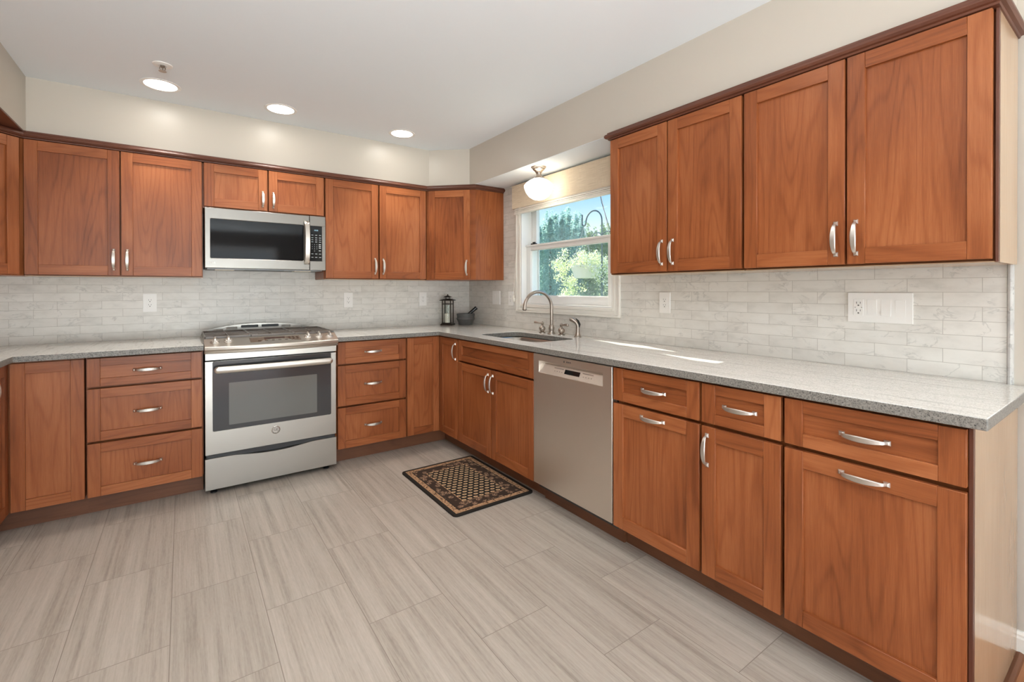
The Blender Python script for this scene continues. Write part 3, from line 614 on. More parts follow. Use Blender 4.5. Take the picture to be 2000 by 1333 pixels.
for y, s in ((107.0, 1), (98.5, -1)):
    m = MB(); m.lathe([(0.95, 0), (0.95, 0.2), (0.62, 0.35), (0.5, 0.5), (0.85, 0.85), (0.98, 1.25), (0.85, 1.7), (0.45, 2.05), (0.32, 2.3), (0.42, 2.6), (0.46, 2.9), (0.3, 3.2), (0.12, 3.4), (0.02, 3.45)], (86.7, y, CT), 26); v = build('handle_body', m, PEWTER, t)
    m = MB(); m.tube([(86.7, y, CT + 2.75), (86.6, y + s * 0.8, CT + 2.85), (86.5, y + s * 1.6, CT + 2.95), (86.4, y + s * 2.5, CT + 3.0), (86.35, y + s * 3.1, CT + 3.0), (86.35, y + s * 3.3, CT + 3.0)], [0.22, 0.2, 0.24, 0.34, 0.36, 0.15], 14); build('lever', m, PEWTER, v)
t = thing('side_sprayer', 'small nickel side sprayer standing at the right of the faucet', 'sprayer', (86.8, 92.0, CT))
m = MB(); m.lathe([(1.0, 0), (1.0, 0.2), (0.75, 0.4), (0.6, 0.9), (0.52, 1.3), (0.5, 2.6)], (86.8, 92.0, CT), 24); build('holder', m, PEWTER, t)
m = MB(); m.tube([(86.8, 92.0, CT + 2.3), (86.8, 92.0, CT + 3.2), (86.6, 92.35, CT + 3.9), (86.2, 93.0, CT + 4.5), (85.8, 93.5, CT + 4.75), (85.6, 93.8, CT + 4.8)], [0.42, 0.5, 0.52, 0.58, 0.62, 0.5], 16); h = build('spray_head', m, PEWTER, t)
m = MB(); m.tube([(86.9, 91.5, CT + 2.6), (87.0, 91.35, CT + 3.4), (86.8, 91.8, CT + 4.4), (86.5, 92.4, CT + 4.95)], [0.12, 0.2, 0.2, 0.12], 10); build('trigger', m, BLACK, h)

# ================================================================== RANGE
t = thing('gas_range', 'stainless slide-in gas range with black oven glass between the drawer cabinets', 'stove', (19, 131, 0))
m = MB(); m.box(4.35, 33.65, 131.3, 154.2, 1.9, 35.4); m.box(4.6, 33.4, 130.7, 131.3, 8.2, 9.6); build('body', m, simple('range_side_black', (0.03, 0.03, 0.032), 0.4), t, weld=False, smooth=False)
N_ = 24; top = []
for i in range(N_ + 1):
    x = 33.72 - (33.72 - 4.12) * i / N_; q = (x - 18.92) / 14.8; top.append((x, 8.55 - 0.75 * max(0, 1 - (q / 0.62) ** 2) ** 1.3))
m = MB(); m.plate([(4.12, 1.22), (33.72, 1.22)] + top, [], lambda a, b, tt: (a, tt, b), 129.85, 131.2); build('warming_drawer', m, STEEL, t, bevel=0.08)
m = MB(); m.plate([(4.15, 9.45), (33.72, 9.45), (33.72, 31.45), (4.15, 31.45)], [rrect(5.65, 32.43, 14.85, 31.38, 0.35, 3)], lambda a, b, tt: (a, tt, b), 129.95, 131.2); dr = build('oven_door', m, STEEL, t, bevel=0.06)
m = MB(); m.box(5.6, 32.48, 130.06, 130.6, 14.8, 31.42); build('glass', m, OVENG, dr, smooth=False)
m = MB(); m.plate(rrect(8.95, 28.88, 15.95, 26.05, 0.15, 2), [], lambda a, b, tt: (a, tt, b), 130.02, 130.1); build('window', m, OVENW, dr, smooth=False)
m = MB(); rg = []
for x in [5.9, 5.93, 6.02, 6.18, 6.4, 6.7] + [7 + 1.02 * k for k in range(25)] + [31.65, 31.95, 32.17, 32.33, 32.42, 32.45]:
    dd = min(1, (min(x - 5.9, 32.45 - x) + 0.02) / 0.8); e2 = (1 - (1 - dd) ** 2) ** 0.5; q = (x - 19.17) / 13.3; y = 128.2 - 0.35 * (1 - q * q)
    rg.append([(x, y + 0.4 * e2 * math.cos(R(a)), 29.55 + 0.82 * e2 * math.sin(R(a))) for a in range(0, 360, 30)])
m.loft(rg); m.box(6.6, 7.5, 128.3, 130.1, 29.2, 29.9); m.box(30.9, 31.8, 128.3, 130.1, 29.2, 29.9); build('handle', m, STEELB, dr, weld=False)
m = MB(); m.lathe([(1.0, 0), (1.0, 0.1), (0.9, 0.16), (0.86, 0.1), (0.0, 0.1)], (19.0, 129.95, 13.05), 32, (0, -1, 0)); em = build('emblem', m, CHROME, dr)
m = MB()
for k in range(10):
    a = 2 * math.pi * k / 10; m.tube([(19 + 0.8 * math.cos(a + q * 0.9) * (1 - 0.25 * q), 129.83, 13.05 + 0.8 * math.sin(a + q * 0.9) * (1 - 0.25 * q)) for q in (0, 0.3, 0.6)], 0.05, 6)
build('scroll_ring', m, MARKD, em, weld=False); text('monogram', 'GE', 0.82, on_back(19, 129.83, 13.08), MARKD, em)
# flat fascia, bowed bullnose, sloping control panel
m = MB(); m.box(4.2, 33.8, 129.9, 131.3, 31.75, 33.4); build('vent_fascia', m, STEEL, t, bevel=0.05)
def bow(x, a): q = (x - 18.98) / 14.9; return a * max(0.0, 1 - q * q)
rg = []
for i in range(33):
    x = 4.05 + 29.9 * i / 32; b = bow(x, 2.1)
    rg.append([(x, 131.5, 33.3), (x, 129.6 - b * 0.9, 33.3), (x, 128.9 - b, 33.55), (x, 129.15 - b, 33.85), (x, 128.6 - b, 34.0), (x, 128.35 - b, 34.4), (x, 128.3 - b, 34.9), (x, 128.5 - b, 35.12),
               (x, 132.2, 36.62), (x, 132.5, 36.45), (x, 132.5, 33.3)])
m = MB(); m.loft(rg); cp = build('control_panel', m, STEELB, t, bevel=0.05, seg=2, angle=25)
def on_panel(x, y):      # a point of the sloping panel and its frame
    b = bow(x, 2.1); y0 = 128.5 - b; z = 35.12 + (y - y0) / (132.2 - y0) * 1.5; nrm = Vector((0, -1.5, 132.2 - y0)).normalized(); return Vector((x, y, z)), nrm
m = MB(); q = []
for x, y in ((13.35, 128.3), (24.75, 128.3), (24.75, 131.3), (13.35, 131.3)): p, nrm = on_panel(x, y); q.append((p, nrm))
p00 = [tuple(p + n_ * 0.03) for p, n_ in q]; p11 = [tuple(p - n_ * 0.2) for p, n_ in q]
m.loft([p11, p00]); disp = build('display_panel', m, simple('bronze_tinted_glass', (0.16, 0.115, 0.085), 0.12, spec=0.7), cp, smooth=False)
m = MB(); q = [on_panel(x, y) for x, y in ((16.6, 130.1), (21.2, 130.1), (21.2, 131.0), (16.6, 131.0))]; m.loft([[tuple(p + n_ * 0.02) for p, n_ in q], [tuple(p + n_ * 0.05) for p, n_ in q]])
for cx, cy in [(x, 129.0) for x in (15.4, 16.9, 18.4, 19.9, 21.4)]:
    p, n_ = on_panel(cx, cy); m.lathe([(0.32, 0.03), (0.32, 0.06), (0.24, 0.06), (0.24, 0.03)], p, 12, n_, False)
for cx, cy in [(x, y) for x in (22.3, 23.2, 24.1) for y in (129.6, 130.6)]:
    p, n_ = on_panel(cx, cy); m.lathe([(0.26, 0.03), (0.26, 0.06), (0.0, 0.06)], p, 12, n_, False)
build('display', m, simple('dark_red_display', (0.05, 0.018, 0.012), 0.15), cp, weld=False)
for kx in (6.18, 8.9, 26.7, 29.45, 32.1):
    p, n_ = on_panel(kx, 130.2); m = MB()
    m.lathe([(0.95, 0.0), (0.95, 0.12), (0.82, 0.2), (0.78, 0.42), (0.70, 0.5), (0.0, 0.52)], p, 26, n_); ux = Vector((1, 0, 0)); uy = n_.cross(ux).normalized()
    rg = [[tuple(p + n_ * h_ + ux * (a * wx) + uy * (b * wy)) for a, b in ((-1, -1), (1, -1), (1, 1), (-1, 1))] for h_, wx, wy in ((0.4, 0.24, 0.85), (1.0, 0.22, 0.8), (1.2, 0.14, 0.7))]
    m.loft(rg); build('knob', m, NICKEL, cp, bevel=0.04, seg=1, weld=False)
# cooktop, burners, grates, rear vent
m = MB(); m.box(4.0, 34.0, 132.4, 153.6, 35.5, 36.1); m.box(3.62, 34.32, 133.2, 152.5, 35.47, 35.62); build('cooktop', m, STEEL, t, bevel=0.08, weld=False)
for bx, by, br in ((9, 137, 1.7), (9, 147.3, 1.3), (19, 142, 2.0), (29, 137, 1.5), (29, 147.3, 1.7)):
    m = MB(); m.lathe([(br + 0.5, 0), (br + 0.5, 0.3), (br, 0.35), (br, 0.42), (br - 0.25, 0.44), (0, 0.45)], (bx, by, 36.1), 24); build('burner', m, IRON, t)
for gx0, gx1 in ((4.35, 13.9), (14.15, 23.85), (24.1, 33.65)):
    m = MB(); y0, y1 = 132.9, 150.8; z0, z1 = 36.55, 37.15
    def bar(a, b_, w_=0.32): 
        d = (Vector(b_) - Vector(a)); L_ = d.length; d.normalize(); n_ = Vector((-d.y, d.x, 0)) * w_ / 2
        m.loft([[tuple(Vector(p) + n_ + Vector((0, 0, z0))), tuple(Vector(p) - n_ + Vector((0, 0, z0))), tuple(Vector(p) - n_ * 0.7 + Vector((0, 0, z1))), tuple(Vector(p) + n_ * 0.7 + Vector((0, 0, z1)))] for p in (a, b_)])
    c = (gx0 + gx1) / 2
    for a, b_ in (((gx0, y0, 0), (gx0, y1, 0)), ((gx1, y0, 0), (gx1, y1, 0)), ((gx0, y0, 0), (gx1, y0, 0)), ((gx0, y1, 0), (gx1, y1, 0)), ((gx0, 141.9, 0), (gx1, 141.9, 0)), ((c, y0, 0), (c, y1, 0)),
                  ((gx0, 137.2, 0), (gx1, 137.2, 0)), ((gx0, 146.6, 0), (gx1, 146.6, 0)), ((gx0, y0, 0), (c, 137.2, 0)), ((gx1, y0, 0), (c, 137.2, 0)), ((gx0, y1, 0), (c, 146.6, 0)), ((gx1, y1, 0), (c, 146.6, 0))): bar(a, b_)
    for fx in (gx0, gx1):
        for fy in (y0, 141.9, y1): m.box(fx - 0.25, fx + 0.25, fy - 0.3, fy + 0.3, 36.1, 36.6)
    if gx0 < 5: m.box(gx0 - 0.2, gx0 + 0.1, y0, y1, 36.1, 37.1)
    if gx1 > 33: m.box(gx1 - 0.1, gx1 + 0.2, y0, y1, 36.1, 37.1)
    build('grate', m, IRON, t, weld=False, smooth=False, bevel=0.06, seg=1)
def arch(x): q = (x - 18.4) / 13.3; return 37.15 + 1.55 * (1 - q * q) ** 0.8 if abs(q) < 1 else 37.15
xs = [5.15 + 26.5 * i / 30 for i in range(31)]
outl = [(5.15, 36.0), (31.65, 36.0)] + [(x, arch(x)) for x in reversed(xs)]
holes = []
for a, b_ in ((6.9, 9.2), (9.9, 12.6), (13.5, 17.9), (18.7, 23.2), (23.9, 26.4), (27.1, 29.6)):
    lo = max(36.9, min(arch(a), arch(b_)) - 1.0); hi = min(arch(a), arch(b_)) - 0.22
    if hi - lo > 0.15: holes.append(rrect(a, b_, lo, hi, min(0.25, (hi - lo) / 2.2), 3))
m = MB(); m.plate(outl, holes, lambda a, b_, tt: (a, tt, b_), 152.6, 153.1); vt = build('rear_vent_trim', m, STEEL, t, bevel=0.05)
m = MB(); m.box(13.2, 23.5, 153.15, 153.9, 36.2, 38.2); build('vent_cavity', m, BLACK, vt, smooth=False)
for fx in (5.9, 31.5):
    for fy in (131.8, 152.5):
        m = MB(); m.lathe([(0.75, 0), (0.75, 0.3), (0.45, 0.42), (0.3, 0.5), (0.3, 1.92)], (fx, fy, 0), 18); build('levelling_foot', m, BLACK, t)

# ================================================================== MICROWAVE
t = thing('microwave', 'stainless over-the-range microwave hung under the short wall cabinet', 'microwave', (19.3, 148, 53.6))
m = MB(); m.box(4.75, 33.85, 143.3, 155.3, 53.95, 69.45); build('body', m, simple('dark_grey_case', (0.10, 0.10, 0.10), 0.45), t, bevel=0.1)
m = MB(); m.plate([(4.63, 53.98), (29.72, 53.98), (29.72, 69.52), (4.63, 69.52)], [rrect(5.85, 28.15, 56.55, 66.7, 0.3, 3)], lambda a, b, tt: (a, tt, b), 142.15, 143.3); dr = build('door', m, STEELM, t, bevel=0.12)
m = MB(); m.box(5.75, 28.25, 142.32, 142.9, 56.45, 66.8); build('window', m, BGLASS, dr, smooth=False)
m = MB(); rg = []
for i in range(21):
    q = -1 + i / 10.0; z = 61.75 + q * 6.2; y = 141.95 - 1.55 * (1 - q * q) ** 0.6; rg.append([(28.2, y + 0.1, z), (28.35, y - 0.12, z), (29.45, y - 0.12, z), (29.6, y + 0.1, z), (29.4, y + 0.2, z), (28.4, y + 0.2, z)])
m.loft(rg); build('handle', m, STEELB, dr, angle=50)
m = MB()
for i in range(14):
    a = R(60 + 300 * i / 13); 
m.tube([(5.85 + 0.21 * math.cos(R(a)), 142.12, 55.35 + 0.21 * math.sin(R(a))) for a in range(20, 361, 20)], 0.035, 6); m.lathe([(0.16, 0), (0.16, 0.03), (0.0, 0.03)], (5.85, 142.15, 55.35), 16, (0, -1, 0)); build('brand_roundel', m, PLASTIC, dr, weld=False)
text('brand_letters', 'LG', 0.55, on_back(6.62, 142.14, 55.35), PLASTIC, dr)
m = MB(); m.box(29.8, 34.05, 142.15, 143.3, 53.98, 56.55); m.box(29.8, 34.05, 142.15, 143.3, 66.7, 69.52); m.box(33.1, 34.05, 142.15, 143.3, 56.55, 66.7); cp = build('control_panel', m, STEELM, t, bevel=0.05, weld=False)
m = MB(); m.box(29.8, 33.15, 142.28, 142.8, 56.5, 66.75); kp = build('keypad', m, BGLASS, cp, smooth=False)
text('clock_display', '10:20', 0.5, on_back(31.5, 142.27, 65.45), LED, kp, 0.005)
dg = [(30.5, '1'), (31.15, '2'), (31.8, '3')]
for r_, row in enumerate(('123', '456', '789', ' 0 ')):
    for c_, ch in enumerate(row):
        if ch != ' ': text('key', ch, 0.38, on_back(30.45 + 0.62 * c_, 142.27, 61.35 - 0.62 * r_), MARKG, kp, 0.005)
for z in (64.0, 63.25, 62.65, 62.05, 58.6, 57.6):
    for x in (30.2, 31.25, 32.3): m = MB(); m.box(x, x + 0.55, 142.25, 142.275, z, z + 0.13); build('key_marking', m, MARKG, kp, smooth=False)
for z in (61.3, 60.8, 60.3, 59.5): m = MB(); m.box(32.25, 32.8, 142.25, 142.275, z, z + 0.2); build('key_marking', m, MARKG, kp, smooth=False)
m = MB(); m.box(5.2, 33.4, 143.6, 154.8, 53.75, 53.96); bt = build('underside', m, simple('grey_vent_metal', (0.22, 0.22, 0.22), 0.4, metal=0.6), t, smooth=False)
for x in (7.0, 26.3): m = MB(); m.box(x, x + 4.4, 145.3, 149.6, 53.6, 53.76); build('lamp_cover', m, CREAM, bt, smooth=False)
m = MB(); m.box(14, 23.5, 145, 151.5, 53.65, 53.76); build('grease_filter', m, BLACK, bt, smooth=False)

# ================================================================== DISHWASHER (faces -x)
t = thing('dishwasher', 'stainless dishwasher with recessed control strip beside the sink cabinet', 'dishwasher', (66, 71.5, 0))
m = MB(); m.box(66.6, 88.5, 59.8, 83.2, 3.2, 33.9); build('tub', m, simple('tub_grey', (0.04, 0.04, 0.04), 0.6), t, smooth=False)
m = MB(); m.plate([(59.72, 4.6), (83.42, 4.6), (83.42, 33.9), (59.72, 33.9)], [[(62.1, 29.85), (81.45, 29.85), (81.45, 32.35), (62.1, 32.35)]], lambda a, b, tt: (tt, a, b), 65.0, 66.5); dr = build('door', m, STEELV, t, bevel=0.12)
m = MB(); m.loft([[(65.08, 62.1, 29.85), (65.08, 81.45, 29.85), (65.2, 81.45, 29.85), (65.2, 62.1, 29.85)], [(65.95, 62.1, 31.75), (65.95, 81.45, 31.75), (66.4, 81.45, 31.75), (66.4, 62.1, 31.75)]]); m.box(66.3, 66.5, 62.1, 81.45, 29.85, 32.36)
cp = build('control_strip', m, simple('satin_aluminium', (0.70, 0.62, 0.54), 0.4, metal=0.6), dr, weld=False, smooth=False)
def on_strip(y, f, d=0.02): return (65.08 + 0.87 * f - d, y, 29.85 + 1.9 * f)
m = MB(); m.loft([[on_strip(y, f, d) for y, f in ((73.4, 0.35), (68.9, 0.35), (68.9, 0.8), (73.4, 0.8))] for d in (0.0, 0.05)]); build('display', m, BGLASS, cp, smooth=False)
PRT = simple('taupe_print', (0.25, 0.19, 0.15), 0.5)
for a, b_ in ((76.9, 73.9), (68.2, 65.2)):
    m = MB(); m.loft([[on_strip(y, f, d) for y, f in ((a, 0.72), (b_, 0.72), (b_, 0.8), (a, 0.8))] for d in (0.0, 0.03)]); build('button_label', m, PRT, cp, smooth=False)
    for k in range(4):
        y = a - 0.3 - k * 0.75; m = MB(); m.loft([[on_strip(yy, f, d) for yy, f in ((y, 0.4), (y - 0.25, 0.4), (y - 0.25, 0.47), (y, 0.47))] for d in (0.0, 0.03)]); build('button', m, PRT, cp, smooth=False)
text('brand_letters', 'BOSCH', 0.42, on_right(64.98, 71.6, 33.12), MARKD, dr); m = MB(); m.tube([(64.97, 73.0 + 0.17 * math.cos(R(a)), 33.12 + 0.17 * math.sin(R(a))) for a in range(0, 360, 24)], 0.03, 6, True); m.box(64.95, 64.99, 72.97, 73.03, 33.0, 33.25); build('brand_roundel', m, MARKD, dr, weld=False)
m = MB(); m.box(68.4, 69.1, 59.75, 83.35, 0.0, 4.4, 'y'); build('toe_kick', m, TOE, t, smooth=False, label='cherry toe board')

# ================================================================== OUTLETS AND SWITCHES
def recept(M, cx, parent, gfci=False):
    mb = MB(M); mb.plate(rrect(cx - 0.66, cx + 0.66, -1.32, 1.32, 0.1, 2), [], lambda a, b, tt: (a, b, tt), 0.2, 0.27); r_ = build('receptacle', mb, PLASTIC, parent, bevel=0.02, seg=1)
    mb = MB(M)
    for s in (0.62, -0.62):
        mb.box(cx - 0.30, cx - 0.22, s - 0.02, s + 0.3, 0.26, 0.285); mb.box(cx + 0.22, cx + 0.30, s + 0.0, s + 0.28, 0.26, 0.285); mb.lathe([(0.12, 0.26), (0.12, 0.285), (0, 0.285)], (cx, s - 0.28, 0), 12)
    if gfci: mb.box(cx - 0.5, cx - 0.38, -0.05, 0.06, 0.26, 0.285); mb.box(cx + 0.38, cx + 0.5, -0.05, 0.06, 0.26, 0.285)
    build('slots', mb, MARKD, r_, weld=False)
def paddle(M, cx, parent, tip):
    mb = MB(M); mb.box(cx - 0.68, cx + 0.68, -1.34, 1.34, 0.19, 0.215); fr = build('switch_frame', mb, simple('switch_gap_shadow_line', (0.50, 0.47, 0.43), 0.5), parent, smooth=False)
    mb = MB(M); a, b_ = (0.22, 0.36) if tip else (0.30, 0.22)
    mb.loft([[(cx - 0.62, 1.27, 0.2), (cx + 0.62, 1.27, 0.2), (cx + 0.62, -1.27, 0.2), (cx - 0.62, -1.27, 0.2)], [(cx - 0.62, 1.27, a), (cx + 0.62, 1.27, a), (cx + 0.62, -1.27, b_), (cx - 0.62, -1.27, b_)]]); build('rocker', mb, PLASTIC, fr, bevel=0.03, seg=1)
def plate_thing(name, label, cat, M, wd, kinds, loc, group=None):
    t = thing(name, label, cat, loc, group); mb = MB(M); mb.plate(rrect(-wd / 2, wd / 2, -2.37, 2.37, 0.12, 3), [], lambda a, b, tt: (a, b, tt), 0.0, 0.22); build('cover_plate', mb, PLASTIC, t, bevel=0.08)
    n = len(kinds)
    for i, k in enumerate(kinds):
        cx = (i - (n - 1) / 2) * 1.81
        if k in 'og': recept(M, cx, t, k == 'g')
        else: paddle(M, cx, t, k == 'd')
GO = 'outlets in the marble splash'
for x, lb in ((-7.05, 'white duplex outlet in the splash below the left wall cabinet'), (44.3, 'white duplex outlet in the splash just right of the range'), (70.65, 'white duplex outlet in the splash above and left of the lantern')):
    plate_thing('outlet', lb, 'outlet', on_back(x, TB, 44.95), 2.85, 'o' if x > 0 else 'o', (x, TB, 44.95), GO)
plate_thing('outlet', 'white outlet in the splash right of the kitchen window', 'outlet', on_right(TR, 66.45, 45.2), 2.85, 'o', (TR, 66.45, 45.2), GO)
plate_thing('outlet', 'narrow white outlet close to the left window casing', 'outlet', on_right(TR, 127.4, 45.3), 2.85, 'o', (TR, 127.4, 45.3), GO)
plate_thing('light_switch', 'white double switch plate near the back corner above the mortar', 'switch', on_right(TR, 136.3, 45.45), 4.65, 'uu', (TR, 136.3, 45.45))
plate_thing('switch_plate', 'wide white four-gang plate with one outlet and three switches', 'switch', on_right(TR, 26.45, 45.25), 8.35, 'gudu', (TR, 26.45, 45.25))

# ================================================================== CEILING FITTINGS
for (x, y), lb, pw in zip(((-3.9, 133.4), (21.0, 133.3), (54.0, 133.3), (9, 41), (46, 41), (9, 77)), ('lit recessed ceiling downlight nearest the sprinkler head, leftmost of three', 'lit recessed ceiling downlight in the middle of the row of three', 'lit recessed ceiling downlight nearest the back right corner', 'recessed ceiling downlight over the open floor facing the right-hand cabinets', 'recessed ceiling downlight over the aisle before the maple end panel', 'recessed ceiling downlight over the middle of the tiled floor'), (15, 15, 15, 15, 11, 18)):
    t = thing('recessed_light', lb, 'ceiling light', (x, y, ZC), 'recessed ceiling downlights')
    m = MB(); m.lathe([(3.85, 0), (3.85, -0.1), (3.5, -0.18), (3.1, -0.1), (3.05, 0)], (x, y, ZC), 40, None, False); build('trim_ring', m, PLASTIC, t)
    m = MB(); m.lathe([(3.1, -0.06), (2.0, -0.12), (0.0, -0.14)], (x, y, ZC), 36, None, False); build('lens', m, LENS, t)
    lamp('downlight_lamp', 'SPOT', (x, y, ZC - 0.6), pw, (1.0, 0.95, 0.88), (0, 0, 0), spot_size=R(100 if y > 100 else 125), spot_blend=0.7 if y > 100 else 1.0, shadow_soft_size=0.07).parent = None
t = thing('fire_sprinkler', 'small white ceiling sprinkler head above the left downlight', 'sprinkler', (-3.2, 121.2, ZC))
m = MB(); m.lathe([(1.75, 0), (1.7, -0.12), (1.1, -0.3), (0.7, -0.32), (0.6, 0)], (-3.2, 121.2, ZC), 30, None, False); build('escutcheon', m, PLASTIC, t)
m = MB(); m.lathe([(0.4, 0), (0.4, -0.5), (0.25, -0.6)], (-3.2, 121.2, ZC), 16); m.tube([(-3.65, 121.2, ZC - 0.45), (-3.7, 121.2, ZC - 0.9), (-3.2, 121.2, ZC - 1.3), (-2.7, 121.2, ZC - 0.9), (-2.75, 121.2, ZC - 0.45)], 0.1, 8); m.lathe([(0.1, -0.5), (0.1, -1.2)], (-3.2, 121.2, ZC), 8); m.lathe([(0.7, -1.32), (0.7, -1.38)], (-3.2, 121.2, ZC), 20); build('sprinkler_head', m, PEWTER, t, weld=False)
LX, LY = 82.0, 102.7
t = thing('schoolhouse_light', 'schoolhouse ceiling light with glowing white globe in front of the window shade', 'ceiling light', (LX, LY, ZS))
m = MB(); m.lathe([(2.15, 0), (2.15, -0.18), (1.95, -0.35), (1.95, -0.5), (1.7, -0.62), (1.65, -0.85), (1.2, -1.2), (0.8, -1.8), (0.72, -2.3), (0.85, -2.7), (1.3, -2.95), (1.65, -3.15), (1.68, -3.55), (1.55, -3.6)], (LX, LY, ZS), 36); build('fitter', m, PEWTER, t)
m = MB(); m.lathe([(1.5, -3.3), (1.75, -3.55), (2.6, -3.95), (3.6, -4.7), (4.1, -5.35), (4.15, -5.7), (3.95, -6.4), (3.5, -7.4), (2.75, -8.4), (1.6, -9.15), (0.7, -9.38), (0.0, -9.42)], (LX, LY, ZS), 40, None, False); build('glass_globe', m, OPAL, t, angle=60)

# ================================================================== WINDOW SHADE
t = thing('window_shade', 'beige woven valance with white cords over the kitchen window', 'window shade', (88, 101.8, 72.6))
m = MB(); m.box(88.0, 88.35, 81.3, 124.2, 74.5, 82.0); m.box(88.35, 89.4, 123.9, 124.2, 74.5, 82.0); m.box(88.35, 89.4, 81.3, 81.6, 74.5, 82.0); build('valance', m, LINEN, t, weld=False, bevel=0.06)
m = MB()
for k in range(4): m.box(88.15 + 0.05 * (k % 2), 89.2, 81.5, 123.2, 73.0 + 0.42 * k, 73.36 + 0.42 * k)
m.box(88.05, 89.25, 81.4, 123.3, 72.55, 72.98); build('raised_blind', m, TRIMW, t, weld=False, bevel=0.08)
def cordp(pts): mb = MB(); mb.tube(pts, 0.06, 6); e_ = pts[-1]; mb.lathe([(0.06, 0.2), (0.28, -0.1), (0.36, -0.7), (0.3, -1.1), (0.05, -1.25)], e_, 12); return build('cord', mb, ROPE, t, weld=False)
cordp([(87.9, 119.6, 74.6), (88.0, 120.6, 66), (88.1, 121.8, 59), (88.4, 122.9, 52), (88.9, 123.6, 47.5), (88.9, 124.3, 45.5)]); cordp([(87.9, 120.2, 74.6), (88.0, 121.5, 64), (88.2, 122.7, 56), (88.6, 123.9, 50), (88.9, 124.7, 46.3)])
cordp([(88.0, 84.9, 73.6), (88.3, 83.0, 66), (88.6, 80.6, 56.5), (88.7, 79.2, 51.6), (88.8, 79.1, 50.4)])

# ================================================================== COUNTER OBJECTS
t = thing('lantern', 'dark bronze candle lantern with pagoda top in the back counter corner', 'lantern', (78.6, 151.4, CT)); M = frame(78.6, 151.4, -45, CT)
def sq(hw, z): return [(-hw, -hw, z), (hw, -hw, z), (hw, hw, z), (-hw, hw, z)]
m = MB(M); m.loft([sq(2.15, 0), sq(2.15, 0.35), sq(1.9, 0.55), sq(1.75, 0.85), sq(1.75, 0.9)]); build('base', m, BRONZE, t, bevel=0.06)
for a in (-1, 1):
    for b_ in (-1, 1): m = MB(M); m.box(a * 1.55 - 0.17, a * 1.55 + 0.17, b_ * 1.55 - 0.17, b_ * 1.55 + 0.17, 0.85, 9.1); build('post', m, BRONZE, t, bevel=0.04)
m = MB(M)
for s in (-1, 1): m.box(-1.75, 1.75, s * 1.55 - 0.12, s * 1.55 + 0.12, 7.5, 7.8); m.box(s * 1.55 - 0.12, s * 1.55 + 0.12, -1.75, 1.75, 7.5, 7.8)
build('crossbars', m, BRONZE, t, weld=False)
m = MB(M); m.loft([sq(2.35, 8.85), sq(2.38, 9.0), sq(1.9, 9.25), sq(1.3, 9.5), sq(0.9, 9.55)]); [m.box(a * 0.65 - 0.1, a * 0.65 + 0.1, b_ * 0.65 - 0.1, b_ * 0.65 + 0.1, 9.5, 10.2) for a in (-1, 1) for b_ in (-1, 1)]
m.loft([sq(1.3, 10.05), sq(1.32, 10.15), sq(0.8, 10.45), sq(0.3, 10.7)]); m.lathe([(0.05, 10.6), (0.24, 10.75), (0.26, 10.95), (0.1, 11.15), (0, 11.18)], (0, 0, 0), 14); build('roof', m, BRONZE, t, weld=False, bevel=0.04)
m = MB(M); m.lathe([(1.35, 0.9), (1.35, 7.3)], (0, 0, 0), 28, None, False); m.lathe([(1.28, 7.3), (1.28, 0.9)], (0, 0, 0), 28, None, False); build('glass_cylinder', m, GLASS, t)
m = MB(M); m.lathe([(1.08, 0.91), (1.1, 1.0), (1.1, 4.1), (0.95, 4.2), (0.5, 4.05), (0, 4.0)], (0, 0, 0), 28); cd = build('candle', m, WAX, None, (78.6, 151.4, CT + 0.91)); setp_obj(cd, 'white pillar candle standing inside the bronze lantern', 'candle')
MX, MY = 84.2, 148.2
m = MB(); m.lathe([(2.45, 0), (2.5, 0.1), (2.7, 1.0), (3.1, 1.8), (3.3, 2.1), (3.32, 2.4), (3.12, 2.75), (3.15, 3.1), (3.3, 3.9), (3.3, 4.1), (3.05, 4.15), (2.75, 3.9), (2.3, 2.4), (1.2, 1.5), (0, 1.3)], (MX, MY, CT), 40); o = build('mortar', m, STONE, None, (MX, MY, CT)); setp_obj(o, 'dark grey granite mortar bowl on the counter beside the lantern', 'mortar')
pa = Vector((MX - 0.9, MY + 0.25, CT + 2.25)); pb = Vector((MX + 4.05, MY - 0.9, CT + 6.2)); d = (pb - pa); L_ = d.length
m = MB(); m.lathe([(0, -0.0), (0.5, 0.04), (0.78, 0.35), (0.78, 0.9), (0.6, 1.6), (0.58, 3), (0.66, L_ - 0.5), (0.72, L_ - 0.15), (0.6, L_), (0, L_ + 0.05)], pa, 24, d); o = build('pestle', m, simple('polished_black_stone', (0.02, 0.02, 0.02), 0.12), None, (MX + 1.5, MY, CT + 4)); setp_obj(o, 'polished black pestle leaning out of the mortar', 'pestle')
# mat
RX0, RX1, RY0, RY1 = 46.6, 67.9, 86.9, 116.4
m = MB(); P = rrect(RX0, RX1, RY0, RY1, 1.0, 5); m.plate(P, [], lambda a, b, tt: (a, b, tt), 0.01, 0.4, uvf=lambda p: (p[0] - RX0, p[1] - RY0)); o = build('floor_mat', m, rug_mat(RX1 - RX0, RY1 - RY0), None, ((RX0 + RX1) / 2, (RY0 + RY1) / 2, 0.01), bevel=0.15); setp_obj(o, 'black and tan patterned kitchen mat on the floor before the sink cabinet', 'floor mat')

